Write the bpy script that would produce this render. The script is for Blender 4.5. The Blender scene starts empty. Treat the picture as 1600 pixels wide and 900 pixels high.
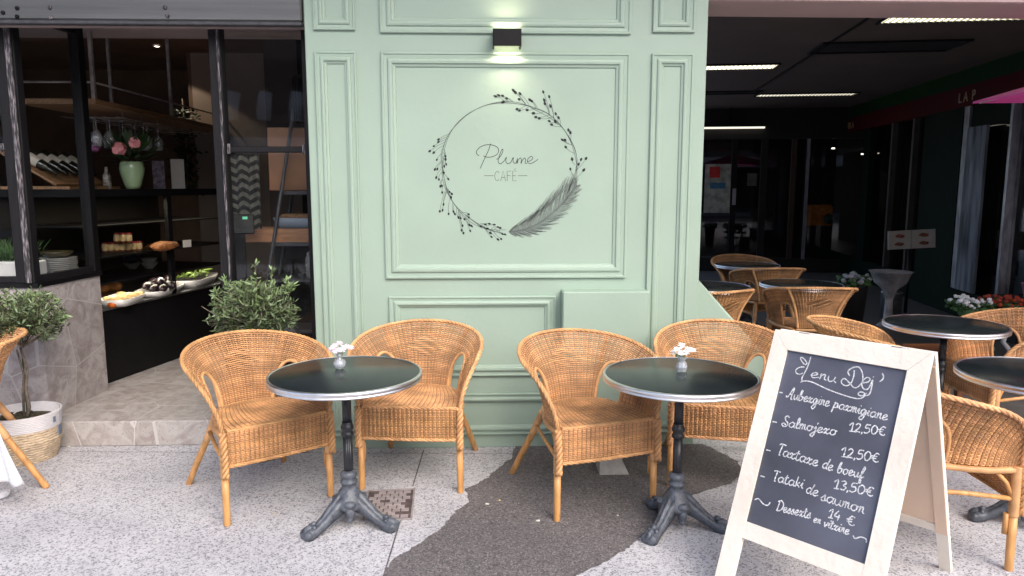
import bpy, bmesh, math, random
from mathutils import Vector, Matrix
R = math.radians
rnd = random.Random(7)
S = bpy.context.scene
COL = S.collection

# ---------------------------------------------------------------- camera
H = 1.6; FPX = 1150.0; PITCH = R(7.9); YAW = R(2.0)
cam_d = bpy.data.cameras.new('camera'); cam = bpy.data.objects.new('camera', cam_d); COL.objects.link(cam)
cam.location = (0, 0, H); cam.rotation_euler = (R(90) - PITCH, 0, -YAW)
cam_d.sensor_width = 36; cam_d.lens = 36 * FPX / 1600; cam_d.clip_start = .05; cam_d.clip_end = 500
S.camera = cam
# ---------------------------------------------------------------- sky, sun, exposure
W = bpy.data.worlds.new("World"); S.world = W; W.use_nodes = True
nt = W.node_tree; bg = nt.nodes['Background']
sky = nt.nodes.new('ShaderNodeTexSky'); sky.sky_type = 'NISHITA'; sky.sun_disc = False
SUN_EL, SUN_AZ = R(42), R(155)          # azimuth clockwise from +Y
sky.sun_elevation = SUN_EL; sky.sun_rotation = SUN_AZ
sky.air_density = 1.0; sky.dust_density = 3.0; sky.ozone_density = .6
nt.links.new(sky.outputs[0], bg.inputs[0]); bg.inputs[1].default_value = .15
sd = bpy.data.lights.new('sun', 'SUN'); sd.energy = 1.0; sd.angle = R(45); sd.color = (1, .975, .94)
sun = bpy.data.objects.new('sun', sd); COL.objects.link(sun)
sun.rotation_euler = Vector((math.sin(SUN_AZ) * math.cos(SUN_EL), math.cos(SUN_AZ) * math.cos(SUN_EL), math.sin(SUN_EL))).to_track_quat('Z', 'Y').to_euler()
V = S.view_settings; V.view_transform = 'Standard'; V.look = 'None'; V.gamma = 1; V.use_curve_mapping = False; V.exposure = 1.08
S.render.engine = 'CYCLES'
S.cycles.max_bounces = 8; S.cycles.transparent_max_bounces = 12

# ---------------------------------------------------------------- measuring helpers: a sight line of the photograph met with a plane
FW = Vector((math.sin(YAW) * math.cos(PITCH), math.cos(YAW) * math.cos(PITCH), -math.sin(PITCH)))
RT = Vector((math.cos(YAW), -math.sin(YAW), 0)); UP = RT.cross(FW); CP = Vector((0, 0, H))
def ray(u, v): return FW * FPX + RT * (u - 800) - UP * (v - 450)
def PZ(u, v, z): d = ray(u, v); return CP + d * ((z - H) / d.z)
def PY(u, v, y): d = ray(u, v); return CP + d * (y / d.y)
def PX(u, v, x): d = ray(u, v); return CP + d * (x / d.x)

# ---------------------------------------------------------------- materials
MATS = {}
def mat(name, col, rough=.6, var=.12, scale=12, bump=0.0, bscale=60, metal=0, spec=.5, coord='Object', stretch=None, detail=4, tint=False, dark=None, emis=None, estr=0, sheen=0, coat=0, rvar=.1, ramp=(.3, .7)):
    if name in MATS: return MATS[name]
    m = bpy.data.materials.new(name); m.use_nodes = True; n = m.node_tree; N = n.nodes; L = n.links
    b = N['Principled BSDF']; b.inputs['Roughness'].default_value = rough; b.inputs['Metallic'].default_value = metal
    b.inputs['Specular IOR Level'].default_value = spec
    if sheen: b.inputs['Sheen Weight'].default_value = sheen
    if coat: b.inputs['Coat Weight'].default_value = coat; b.inputs['Coat Roughness'].default_value = .05
    tc = N.new('ShaderNodeTexCoord'); mp = N.new('ShaderNodeMapping'); L.new(tc.outputs[coord], mp.inputs[0])
    if stretch: mp.inputs['Scale'].default_value = stretch
    nz = N.new('ShaderNodeTexNoise'); nz.inputs['Scale'].default_value = scale; nz.inputs['Detail'].default_value = detail
    L.new(mp.outputs[0], nz.inputs['Vector'])
    rp = N.new('ShaderNodeValToRGB'); c = Vector(col[:3]); d = Vector(dark) if dark else c * (1 - 2 * var)
    rp.color_ramp.elements[0].position = ramp[0]; rp.color_ramp.elements[1].position = ramp[1]
    rp.color_ramp.elements[0].color = (*d, 1); rp.color_ramp.elements[1].color = (*[min(1, x * (1 + var)) for x in c], 1)
    L.new(nz.outputs['Fac'], rp.inputs[0]); out = rp.outputs[0]
    if tint:
        at = N.new('ShaderNodeAttribute'); at.attribute_name = 'tint'
        mx = N.new('ShaderNodeMix'); mx.data_type = 'RGBA'; mx.blend_type = 'MULTIPLY'; mx.inputs['Factor'].default_value = 1
        L.new(out, mx.inputs['A']); L.new(at.outputs['Color'], mx.inputs['B']); out = mx.outputs['Result']
    L.new(out, b.inputs['Base Color'])
    rr = N.new('ShaderNodeMapRange'); rr.inputs['To Min'].default_value = max(.02, rough - rvar); rr.inputs['To Max'].default_value = min(1, rough + rvar)
    L.new(nz.outputs['Fac'], rr.inputs['Value']); L.new(rr.outputs[0], b.inputs['Roughness'])
    if bump:
        n2 = N.new('ShaderNodeTexNoise'); n2.inputs['Scale'].default_value = bscale; n2.inputs['Detail'].default_value = 5
        L.new(mp.outputs[0], n2.inputs['Vector'])
        bp = N.new('ShaderNodeBump'); bp.inputs['Strength'].default_value = bump; bp.inputs['Distance'].default_value = .01
        L.new(n2.outputs['Fac'], bp.inputs['Height']); L.new(bp.outputs[0], b.inputs['Normal'])
    if emis: b.inputs['Emission Color'].default_value = (*emis, 1); b.inputs['Emission Strength'].default_value = estr
    MATS[name] = m; return m

def glass_mat(name, tintc=(1, 1, 1), refl=1.0, milky=0):
    if name in MATS: return MATS[name]
    m = bpy.data.materials.new(name); m.use_nodes = True; n = m.node_tree; N = n.nodes; L = n.links
    N.remove(N['Principled BSDF']); o = N['Material Output']
    t = N.new('ShaderNodeBsdfTransparent'); t.inputs[0].default_value = (*tintc, 1)
    g = N.new('ShaderNodeBsdfGlossy'); g.inputs['Roughness'].default_value = .02
    f = N.new('ShaderNodeLayerWeight'); f.inputs['Blend'].default_value = .5
    pw = N.new('ShaderNodeMath'); pw.operation = 'POWER'; pw.inputs[1].default_value = 5; L.new(f.outputs['Facing'], pw.inputs[0])
    mu = N.new('ShaderNodeMath'); mu.operation = 'MULTIPLY_ADD'; mu.inputs[1].default_value = .95 * refl; mu.inputs[2].default_value = .045 * refl; mu.use_clamp = True
    L.new(pw.outputs[0], mu.inputs[0])
    x = N.new('ShaderNodeMixShader'); L.new(mu.outputs[0], x.inputs[0]); L.new(t.outputs[0], x.inputs[1]); L.new(g.outputs[0], x.inputs[2])
    if milky:
        df = N.new('ShaderNodeBsdfDiffuse'); df.inputs[0].default_value = (.85, .87, .9, 1); y = N.new('ShaderNodeMixShader'); y.inputs[0].default_value = milky
        L.new(x.outputs[0], y.inputs[1]); L.new(df.outputs[0], y.inputs[2]); L.new(y.outputs[0], o.inputs[0])
    else: L.new(x.outputs[0], o.inputs[0])
    MATS[name] = m; return m

def pavement_mat(name, base, dark, light, sc=95, thr=.30):
    m = bpy.data.materials.new(name); m.use_nodes = True; n = m.node_tree; N = n.nodes; L = n.links; b = N['Principled BSDF']
    tc = N.new('ShaderNodeTexCoord')
    def vor(s, off):
        mp = N.new('ShaderNodeMapping'); mp.inputs['Location'].default_value = (off, off, 0); L.new(tc.outputs['Object'], mp.inputs[0])
        nz = N.new('ShaderNodeTexNoise'); nz.inputs['Scale'].default_value = s * .8; L.new(mp.outputs[0], nz.inputs['Vector'])
        ad = N.new('ShaderNodeMix'); ad.data_type = 'RGBA'; ad.blend_type = 'ADD'; ad.inputs['Factor'].default_value = .012
        L.new(mp.outputs[0], ad.inputs['A']); L.new(nz.outputs['Color'], ad.inputs['B'])
        v = N.new('ShaderNodeTexVoronoi'); v.inputs['Scale'].default_value = s; L.new(ad.outputs['Result'], v.inputs['Vector'])
        sp = N.new('ShaderNodeSeparateColor'); L.new(v.outputs['Color'], sp.inputs[0])
        return v, sp
    v1, s1 = vor(sc, 0)
    rp = N.new('ShaderNodeValToRGB'); rp.color_ramp.interpolation = 'LINEAR'
    e = rp.color_ramp.elements; e[0].position = .0; e[0].color = (*dark, 1); e[1].position = 1; e[1].color = (*light, 1)
    a = e.new(thr * .6); a.color = (*[(d + q) / 2.2 for d, q in zip(dark, base)], 1)
    a = e.new(thr); a.color = (*base, 1); a = e.new(.8); a.color = (*[q * 1.06 for q in base], 1)
    L.new(s1.outputs[0], rp.inputs[0])
    v2, s2 = vor(sc * .45, 3.3)
    r2 = N.new('ShaderNodeValToRGB'); r2.color_ramp.elements[0].position = .05; r2.color_ramp.elements[0].color = (.68, .68, .70, 1); r2.color_ramp.elements[1].position = .14; r2.color_ramp.elements[1].color = (1, 1, 1, 1)
    L.new(s2.outputs[1], r2.inputs[0])
    m1 = N.new('ShaderNodeMix'); m1.data_type = 'RGBA'; m1.blend_type = 'MULTIPLY'; m1.inputs['Factor'].default_value = .8
    L.new(rp.outputs[0], m1.inputs['A']); L.new(r2.outputs[0], m1.inputs['B'])
    nz = N.new('ShaderNodeTexNoise'); nz.inputs['Scale'].default_value = 1.7; nz.inputs['Detail'].default_value = 6; L.new(tc.outputs['Object'], nz.inputs['Vector'])
    r3 = N.new('ShaderNodeValToRGB'); r3.color_ramp.elements[0].position = .3; r3.color_ramp.elements[0].color = (.78, .78, .79, 1); r3.color_ramp.elements[1].position = .62; r3.color_ramp.elements[1].color = (1, 1, 1, 1)
    L.new(nz.outputs['Fac'], r3.inputs[0])
    m2 = N.new('ShaderNodeMix'); m2.data_type = 'RGBA'; m2.blend_type = 'MULTIPLY'; m2.inputs['Factor'].default_value = 1
    L.new(m1.outputs['Result'], m2.inputs['A']); L.new(r3.outputs[0], m2.inputs['B']); L.new(m2.outputs['Result'], b.inputs['Base Color'])
    b.inputs['Roughness'].default_value = .82
    bp = N.new('ShaderNodeBump'); bp.inputs['Strength'].default_value = .35; bp.inputs['Distance'].default_value = .004
    L.new(v1.outputs['Distance'], bp.inputs['Height']); L.new(bp.outputs[0], b.inputs['Normal'])
    return m

def stone_mat(name, c1, c2, joint, sc=3.0, axis=None):
    m = bpy.data.materials.new(name); m.use_nodes = True; n = m.node_tree; N = n.nodes; L = n.links; b = N['Principled BSDF']
    tc = N.new('ShaderNodeTexCoord'); mp = N.new('ShaderNodeMapping'); L.new(tc.outputs['Object'], mp.inputs[0])
    if axis: mp.inputs['Rotation'].default_value = axis
    ve = N.new('ShaderNodeTexVoronoi'); ve.feature = 'DISTANCE_TO_EDGE'; ve.inputs['Scale'].default_value = sc; ve.inputs['Randomness'].default_value = .62; L.new(mp.outputs[0], ve.inputs['Vector'])
    vc = N.new('ShaderNodeTexVoronoi'); vc.inputs['Scale'].default_value = sc; vc.inputs['Randomness'].default_value = .62; L.new(mp.outputs[0], vc.inputs['Vector'])
    sp = N.new('ShaderNodeSeparateColor'); L.new(vc.outputs['Color'], sp.inputs[0])
    nz = N.new('ShaderNodeTexNoise'); nz.inputs['Scale'].default_value = 9; nz.inputs['Detail'].default_value = 9; nz.inputs['Distortion'].default_value = 1.2; L.new(mp.outputs[0], nz.inputs['Vector'])
    rp = N.new('ShaderNodeValToRGB'); e = rp.color_ramp.elements; e[0].position = .36; e[0].color = (*c2, 1); e[1].position = .62; e[1].color = (*c1, 1)
    L.new(nz.outputs['Fac'], rp.inputs[0])
    hs = N.new('ShaderNodeMix'); hs.data_type = 'RGBA'; hs.blend_type = 'MULTIPLY'; L.new(rp.outputs[0], hs.inputs['A'])
    r4 = N.new('ShaderNodeValToRGB'); r4.color_ramp.elements[0].color = (.72, .70, .70, 1); r4.color_ramp.elements[1].color = (1.0, 1, 1, 1); L.new(sp.outputs[0], r4.inputs[0]); L.new(r4.outputs[0], hs.inputs['B']); hs.inputs['Factor'].default_value = .8
    # thin dark scratches of travertine
    n2 = N.new('ShaderNodeTexNoise'); n2.inputs['Scale'].default_value = 26; n2.inputs['Detail'].default_value = 10; n2.inputs['Distortion'].default_value = 3; L.new(mp.outputs[0], n2.inputs['Vector'])
    r2 = N.new('ShaderNodeValToRGB'); r2.color_ramp.elements[0].position = .33; r2.color_ramp.elements[0].color = (.45, .42, .4, 1); r2.color_ramp.elements[1].position = .4; r2.color_ramp.elements[1].color = (1, 1, 1, 1); L.new(n2.outputs['Fac'], r2.inputs[0])
    m3 = N.new('ShaderNodeMix'); m3.data_type = 'RGBA'; m3.blend_type = 'MULTIPLY'; m3.inputs['Factor'].default_value = .6; L.new(hs.outputs['Result'], m3.inputs['A']); L.new(r2.outputs[0], m3.inputs['B'])
    lt = N.new('ShaderNodeMath'); lt.operation = 'LESS_THAN'; lt.inputs[1].default_value = .0075; L.new(ve.outputs['Distance'], lt.inputs[0])
    mx = N.new('ShaderNodeMix'); mx.data_type = 'RGBA'; L.new(lt.outputs[0], mx.inputs['Factor']); L.new(m3.outputs['Result'], mx.inputs['A']); mx.inputs['B'].default_value = (*joint, 1)
    L.new(mx.outputs['Result'], b.inputs['Base Color']); b.inputs['Roughness'].default_value = .55
    bp = N.new('ShaderNodeBump'); bp.inputs['Strength'].default_value = .25; bp.inputs['Distance'].default_value = .01; L.new(n2.outputs['Fac'], bp.inputs['Height']); L.new(bp.outputs[0], b.inputs['Normal'])
    return m

M_green = mat('sage_green_paint', (.322, .420, .345), .45, .03, 2.2, .10, 26, detail=8)
M_ink = mat('black_ink', (.012, .014, .016), .6, .05)
M_ink2 = mat('grey_ink', (.045, .055, .055), .6, .05)
M_black = mat('black_metal', (.006, .0055, .0065), .5, .2, 20, spec=.22)
M_worn = mat('worn_black_paint', (.011, .010, .012), .6, .3, 14, .25, 60, spec=.22, stretch=(9, 9, .5), dark=(.006, .006, .007))
M_wornlight = mat('scraped_paint', (.26, .23, .25), .6, .3, 30, .2, 60, stretch=(6, 6, .6), dark=(.02, .018, .02), ramp=(.48, .72))
M_zinc = mat('shutter_metal', (.15, .15, .152), .5, .12, 3, .1, 30, metal=.5, stretch=(.3, 1, 6))
M_soffit = mat('pinkish_plaster', (.30, .235, .225), .8, .06, 3)
M_brown = mat('dark_brown_wall', (.10, .056, .034), .8, .2, 3)
M_beige = mat('beige_wall', (.20, .155, .125), .8, .08, 2)
M_wood = mat('shelf_wood', (.28, .15, .07), .6, .25, 10, .1, stretch=(8, .6, 8))
M_rattan = mat('woven_rattan', (.71, .38, .175), .55, .2, 9, tint=True, spec=.4)
def object_variation(m, lo=.82, hi=1.1):
    n = m.node_tree; b = n.nodes['Principled BSDF']; src = b.inputs['Base Color'].links[0].from_socket
    oi = n.nodes.new('ShaderNodeObjectInfo'); mr = n.nodes.new('ShaderNodeMapRange'); mr.inputs['To Min'].default_value = lo; mr.inputs['To Max'].default_value = hi; n.links.new(oi.outputs['Random'], mr.inputs['Value'])
    cc = n.nodes.new('ShaderNodeCombineColor'); n.links.new(mr.outputs[0], cc.inputs[0]); n.links.new(mr.outputs[0], cc.inputs[1])
    m2 = n.nodes.new('ShaderNodeMath'); m2.operation = 'POWER'; m2.inputs[1].default_value = 1.5; n.links.new(mr.outputs[0], m2.inputs[0]); n.links.new(m2.outputs[0], cc.inputs[2])
    mx = n.nodes.new('ShaderNodeMix'); mx.data_type = 'RGBA'; mx.blend_type = 'MULTIPLY'; mx.inputs['Factor'].default_value = 1; n.links.new(src, mx.inputs['A']); n.links.new(cc.outputs[0], mx.inputs['B']); n.links.new(mx.outputs['Result'], b.inputs['Base Color'])
object_variation(M_rattan)
M_cane = mat('rattan_pole', (.66, .335, .12), .42, .16, 10, .08, 60, stretch=(4, 4, 1), spec=.5)
M_wrap = mat('cane_wrapping', (.68, .37, .165), .5, .15, 14, .1, 80, tint=True)
M_iron = mat('cast_iron_paint', (.095, .105, .125), .40, .3, 30, .3, 90, dark=(.04, .046, .058))
M_pole = mat('black_pole_paint', (.018, .019, .023), .36, .2, 30)
M_top = mat('dark_laminate', (.014, .020, .022), .25, .12, 5, spec=.5, rvar=.02)
M_rim = mat('brushed_aluminium', (.82, .80, .80), .34, .06, 12, .05, 120, metal=1)
M_white = mat('white_paint', (.72, .68, .62), .55, .05, 6, .1)
M_cream = mat('whitewashed_wood', (.84, .78, .69), .6, .05, 3, .35, 30, stretch=(1, 1, 1), dark=(.76, .68, .58))
M_ply = mat('pale_plywood', (.80, .60, .45), .6, .07, 3, .1, 40)
M_chalkb = mat('chalkboard', (.098, .103, .138), .62, .26, 2.6, .05, 40, detail=8)
M_chalk = mat('white_chalk', (.84, .84, .84), .9, .1, 200, dark=(.30, .30, .34))
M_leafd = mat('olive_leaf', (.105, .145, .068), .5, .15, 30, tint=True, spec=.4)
M_leaf2 = mat('green_leaf', (.05, .12, .03), .5, .2, 30, tint=True)
M_bark = mat('bark', (.20, .16, .125), .85, .25, 40, .4, 80)
M_soil = mat('moss_soil', (.06, .05, .022), .95, .4, 30, .8, 40)
M_jute = mat('jute_rope', (.60, .47, .33), .85, .15, 30, .4, 120)
M_knit = mat('white_knit', (.68, .66, .68), .9, .05, 30, .4, 160, stretch=(1, 1, 6))
M_cloth = mat('white_cloth', (.74, .74, .77), .9, .08, 40, .7, 70, stretch=(1, 1, 4))
M_glass = glass_mat('window_glass', (.95, .96, .96), .8)
M_dglass = glass_mat('shop_glass', (.5, .5, .5), .8)
M_vase = glass_mat('vase_glass', (.92, .94, .96), 2.0, .22)
M_petal = mat('pale_pink_petal', (.86, .66, .73), .6, .08, 40)
M_petalw = mat('white_petal', (.85, .84, .83), .6, .05, 40)
M_peony = mat('peony_pink', (.75, .33, .33), .6, .15, 30, dark=(.60, .20, .22))
M_purple = mat('purple_petal', (.36, .12, .26), .6, .15, 30)
M_celadon = mat('celadon_ceramic', (.27, .37, .21), .25, .08, 6, spec=.6)
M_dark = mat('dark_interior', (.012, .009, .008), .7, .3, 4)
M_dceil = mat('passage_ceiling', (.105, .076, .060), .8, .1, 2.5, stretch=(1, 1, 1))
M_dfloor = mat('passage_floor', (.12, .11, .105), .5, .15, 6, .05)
M_red = mat('dark_red_paint', (.05, .003, .005), .7, .1, 6, spec=.1)
M_dgreen = mat('dark_green_paint', (.003, .008, .005), .7, .1, 6, spec=.1)
M_gold = mat('dull_gold_letters', (.34, .22, .12), .5, .1, 20)
M_pink = mat('pink_canvas', (.88, .10, .42), .7, .04, 10)
M_ceram = mat('white_ceramic', (.72, .70, .68), .3, .04, 10, spec=.6)
M_lit = mat('fluorescent_tube', (.9, .9, .8), .5, .05, 60, emis=(1, .93, .70), estr=1.1)
M_lit2 = mat('fluorescent_dim', (.8, .8, .7), .5, .05, 60, emis=(1, .93, .78), estr=.55)
M_warm = mat('lamp_diffuser', (1, .95, .8), .5, .02, 10, emis=(1, .88, .62), estr=3.5)
M_spot = mat('downlight_lens', (1, .95, .9), .5, .02, 10, emis=(1, .9, .78), estr=8)

# ---------------------------------------------------------------- mesh builder
class MB:
    def __init__(s): s.v = []; s.f = []; s.sm = []; s.t = []; s.ct = 1.0; s.mi = []; s.cm = 0
    def vert(s, p): s.v.append((p[0], p[1], p[2])); s.t.append(s.ct); return len(s.v) - 1
    def face(s, idx, smooth=False): s.f.append(tuple(idx)); s.sm.append(smooth); s.mi.append(s.cm)
    def box(s, x0, x1, y0, y1, z0, z1, M=None, bev=0.0):
        c = Vector(((x0 + x1) / 2, (y0 + y1) / 2, (z0 + z1) / 2)); h = Vector((abs(x1 - x0) / 2, abs(y1 - y0) / 2, abs(z1 - z0) / 2))
        if bev <= 0:
            P = [c + Vector((sx * h.x, sy * h.y, sz * h.z)) for sx in (-1, 1) for sy in (-1, 1) for sz in (-1, 1)]
            if M: P = [M @ p for p in P]
            i = [s.vert(p) for p in P]
            for q in ((0, 1, 3, 2), (4, 6, 7, 5), (0, 4, 5, 1), (2, 3, 7, 6), (0, 2, 6, 4), (1, 5, 7, 3)): s.face([i[k] for k in q])
            return
        b = min(bev, h.x * .9, h.y * .9, h.z * .9); ring = []
        for (z, e) in ((-h.z, b), (-h.z + b, 0), (h.z - b, 0), (h.z, b)):
            r = []
            for (sx, sy) in ((-1, -1), (1, -1), (1, 1), (-1, 1)):
                a, bb = (h.x - b, h.y - e), (h.x - e, h.y - b)
                pr = [a, bb] if sx * sy < 0 else [bb, a]
                # order around
                pts = [Vector((sx * (h.x - b), sy * (h.y - e), z)), Vector((sx * (h.x - e), sy * (h.y - b), z))]
                if (sx, sy) in ((-1, -1), (1, 1)): pts.reverse()
                r += pts
            ring.append([s.vert((M @ (c + p)) if M else (c + p)) for p in r])
        for a in range(3):
            for k in range(8): s.face([ring[a][k], ring[a][(k + 1) % 8], ring[a + 1][(k + 1) % 8], ring[a + 1][k]])
        s.face(list(reversed(ring[0]))); s.face(ring[3])
    def tube(s, pts, r, n=8, cap=True, smooth=True, closed=False, flat=None):
        pts = [Vector(p) for p in pts]; m = len(pts); rs = r if isinstance(r, (list, tuple)) else [r] * m
        if m < 2: return
        T = []
        for i in range(m):
            a = pts[(i - 1) % m] if (i > 0 or closed) else pts[0]; b = pts[(i + 1) % m] if (i < m - 1 or closed) else pts[-1]
            t = (b - a); T.append(t.normalized() if t.length > 1e-9 else Vector((0, 0, 1)))
        nrm = T[0].orthogonal().normalized() if flat is None else (Vector(flat) - T[0] * Vector(flat).dot(T[0])).normalized()
        rings = []
        for i in range(m):
            nrm = (nrm - T[i] * nrm.dot(T[i]))
            nrm = nrm.normalized() if nrm.length > 1e-6 else T[i].orthogonal().normalized()
            bn = T[i].cross(nrm)
            rings.append([s.vert(pts[i] + (nrm * math.cos(2 * math.pi * k / n) + bn * math.sin(2 * math.pi * k / n)) * rs[i]) for k in range(n)])
        for i in range(m - 1 + (1 if closed else 0)):
            A, B = rings[i], rings[(i + 1) % m]
            for k in range(n): s.face([A[k], A[(k + 1) % n], B[(k + 1) % n], B[k]], smooth)
        if cap and not closed: s.face(list(reversed(rings[0]))); s.face(rings[-1])
    def lathe(s, prof, c=(0, 0, 0), n=32, smooth=True, cap=True, M=None, flute=0, fa=0):
        c = Vector(c); rings = []
        for (r, z) in prof:
            rr = []
            for k in range(n):
                a = 2 * math.pi * k / n; q = r * (1 + (fa * math.cos(flute * a) if flute else 0))
                p = c + Vector((q * math.cos(a), q * math.sin(a), z)); rr.append(s.vert(M @ p if M else p))
            rings.append(rr)
        for i in range(len(rings) - 1):
            for k in range(n): s.face([rings[i][k], rings[i][(k + 1) % n], rings[i + 1][(k + 1) % n], rings[i + 1][k]], smooth)
        if cap: s.face(list(reversed(rings[0]))); s.face(rings[-1])
    def prism(s, poly, z0, z1):
        a = [s.vert((x, y, z0)) for x, y in poly]; b = [s.vert((x, y, z1)) for x, y in poly]; n = len(poly)
        s.face(list(reversed(a))); s.face(b)
        for k in range(n): s.face([a[k], a[(k + 1) % n], b[(k + 1) % n], b[k]])
    def blob(s, c, r, n=10, m=7, sq=(1, 1, 1), noise=0, seed=0, M=None):
        rg = random.Random(seed); c = Vector(c); rings = []
        for i in range(m + 1):
            ph = math.pi * i / m; row = []
            for k in range(n):
                a = 2 * math.pi * k / n; q = r * (1 + (rg.uniform(-noise, noise) if 0 < i < m else 0))
                p = c + Vector((q * math.sin(ph) * math.cos(a) * sq[0], q * math.sin(ph) * math.sin(a) * sq[1], q * math.cos(ph) * sq[2]))
                row.append(s.vert(M @ p if M else p))
            rings.append(row)
        for i in range(m):
            for k in range(n): s.face([rings[i][k], rings[i + 1][k], rings[i + 1][(k + 1) % n], rings[i][(k + 1) % n]], True)
    def build(s, name, mats, parent=None, loc=None):
        me = bpy.data.meshes.new(name); me.from_pydata(s.v, [], s.f)
        if not isinstance(mats, (list, tuple)): mats = [mats]
        for m in mats: me.materials.append(m)
        me.polygons.foreach_set('use_smooth', s.sm); me.polygons.foreach_set('material_index', s.mi)
        ca = me.color_attributes.new('tint', 'FLOAT_COLOR', 'POINT')
        flat = []
        for t in s.t:
            if isinstance(t, (int, float)): flat += [t, t, t, 1]
            else: flat += [t[0], t[1], t[2], 1]
        ca.data.foreach_set('color', flat); me.update()
        o = bpy.data.objects.new(name, me); COL.objects.link(o)
        if parent: o.parent = parent
        if loc: o.location = loc
        return o
def tag(o, label=None, cat=None, group=None, kind=None):
    if label: o['label'] = label
    if cat: o['category'] = cat
    if group: o['group'] = group
    if kind: o['kind'] = kind
    return o
def thing(name, label, cat, loc=(0, 0, 0), rz=0, group=None):
    o = bpy.data.objects.new(name, None); COL.objects.link(o); o.location = loc; o.rotation_euler = (0, 0, rz); o.empty_display_size = .1
    return tag(o, label, cat, group)
def copy_tree(o, parent=None):
    c = o.copy(); COL.objects.link(c)
    if parent: c.parent = parent; c.matrix_parent_inverse = o.matrix_parent_inverse.copy()
    for ch in list(o.children): copy_tree(ch, c)
    return c
def cat_mull(pts, k=6):
    out = []; n = len(pts)
    for i in range(n - 1):
        p0 = pts[max(0, i - 1)]; p1 = pts[i]; p2 = pts[i + 1]; p3 = pts[min(n - 1, i + 2)]
        for j in range(k):
            t = j / k
            out.append(tuple(.5 * ((2 * b) + (-a + c) * t + (2 * a - 5 * b + 4 * c - d) * t * t + (-a + 3 * b - 3 * c + d) * t ** 3) for a, b, c, d in zip(p0, p1, p2, p3)))
    out.append(tuple(pts[-1])); return out
def ribbon(mb, pts, w, fn, taper=False, jit=0):
    """flat painted stroke: 2-D points, width w, fn maps (x, y) to the surface"""
    n = len(pts); L = []; Rr = []
    for i in range(n):
        a = Vector(pts[max(0, i - 1)][:2]); b = Vector(pts[min(n - 1, i + 1)][:2]); t = b - a
        if t.length < 1e-9: t = Vector((1, 0))
        t.normalize(); nn = Vector((-t.y, t.x)); ww = w * (1 + (rnd.uniform(-jit, jit) if jit else 0)) / 2
        if taper: ww *= .35 + .65 * math.sin(math.pi * min(1, max(0, (i + .5) / n)))
        p = Vector(pts[i][:2]); L.append(mb.vert(fn(*(p + nn * ww)))); Rr.append(mb.vert(fn(*(p - nn * ww))))
    for i in range(n - 1): mb.face([L[i], Rr[i], Rr[i + 1], L[i + 1]])

# ================================================================ SETTING
YF = 4.373                       # plane of the green front
mb = MB(); mb.box(-60, 60, -6.0, 60, -.3, 0)
tag(mb.build('pavement', pavement_mat('speckled_pavement', (.53, .52, .545), (.185, .185, .21), (.64, .63, .645), 150, .29)), kind='structure')
mb = MB(); mb.box(-60, 60, -16, -6.05, -.42, -.12)
tag(mb.build('road', mat('asphalt', (.05, .05, .052), .9, .2, 30, .4, 90)), kind='structure')
mb = MB(); mb.box(-60, 60, -6.05, -5.85, -.4, .005)
tag(mb.build('kerb', mat('kerb_granite', (.3, .3, .3), .8, .1, 40)), kind='structure')
mb = MB(); mb.box(-60, 60, -40, -16, -.3, 0.01)
tag(mb.build('far_pavement', mat('far_paving', (.35, .34, .33), .9, .1, 10)), kind='structure')

# dark asphalt patch, outline measured on the ground
outl = [(806, 697), (800, 715), (772, 738), (755, 752), (727, 765), (736, 785), (712, 800), (694, 822), (668, 842), (645, 858), (618, 872), (606, 886), (596, 905), (590, 935), (760, 945), (880, 925), (905, 898), (942, 880), (966, 866), (990, 850), (1020, 825), (1045, 800), (1072, 778), (1109, 764), (1142, 755), (1164, 738), (1152, 722), (1135, 711), (1112, 701), (1084, 690), (1000, 694)]
P = [PZ(u, v, 0) for u, v in outl]; poly = []
for i in range(len(P)):
    a, b = P[i], P[(i + 1) % len(P)]; m_ = max(1, int((b - a).length / .02))
    for k in range(m_):
        q = a.lerp(b, k / m_); j = .008; poly.append((q.x + rnd.uniform(-j, j), min(YF - .001, q.y + rnd.uniform(-j, j))))
mb = MB(); mb.prism(poly, .0005, .0045)
tag(mb.build('asphalt_patch', pavement_mat('worn_asphalt', (.150, .135, .137), (.075, .066, .07), (.30, .27, .26), 170, .40)), kind='structure')
# joints cut between pavement slabs
mb = MB()
def joint(a, b, w=.007):
    A, B = PZ(*a, 0), PZ(*b, 0); d = (B - A).normalized(); n = Vector((-d.y, d.x, 0)) * w / 2
    i = [mb.vert(p + Vector((0, 0, .0012))) for p in (A - n, B - n, B + n, A + n)]; mb.face(i)
joint((662, 703), (645, 760)); joint((625, 815), (598, 905)); joint((100, 706), (806, 709), .005)
tag(mb.build('pavement_joint', mat('joint_dirt', (.14, .13, .14), .95, .3, 30)), kind='structure')

# ---- entrance step and café floor
M_trav = stone_mat('travertine_tiles', (.47, .435, .43), (.31, .265, .255), (.47, .44, .43), 2.6)
mb = MB(); mb.box(-7, -1.02, 4.47, 12, 0, .16, bev=.006)
tag(mb.build('step', stone_mat('step_travertine', (.48, .455, .44), (.34, .30, .28), (.50, .47, .46), 2.4)), kind='structure')

# ---- stone plinth beside the door
pl = thing('stone_plinth', 'low plinth clad in brownish travertine tiles beneath the left window, beside the café doorway', 'wall', (-2.8, 4.6, .16))
mb = MB(); mb.prism([(-7 + 2.8, -.03), (.055, -.03), (.10, .60), (-.1, .62), (-7 + 2.8, .40)], 0, .82)
mb.build('cladding', M_trav, pl)
mb = MB(); mb.prism([(-7 + 2.8, -.045), (.06, -.045), (.115, .61), (-.3, .64), (-7 + 2.8, .40)], .822, .852)
mb.build('sill', M_black, pl)

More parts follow.
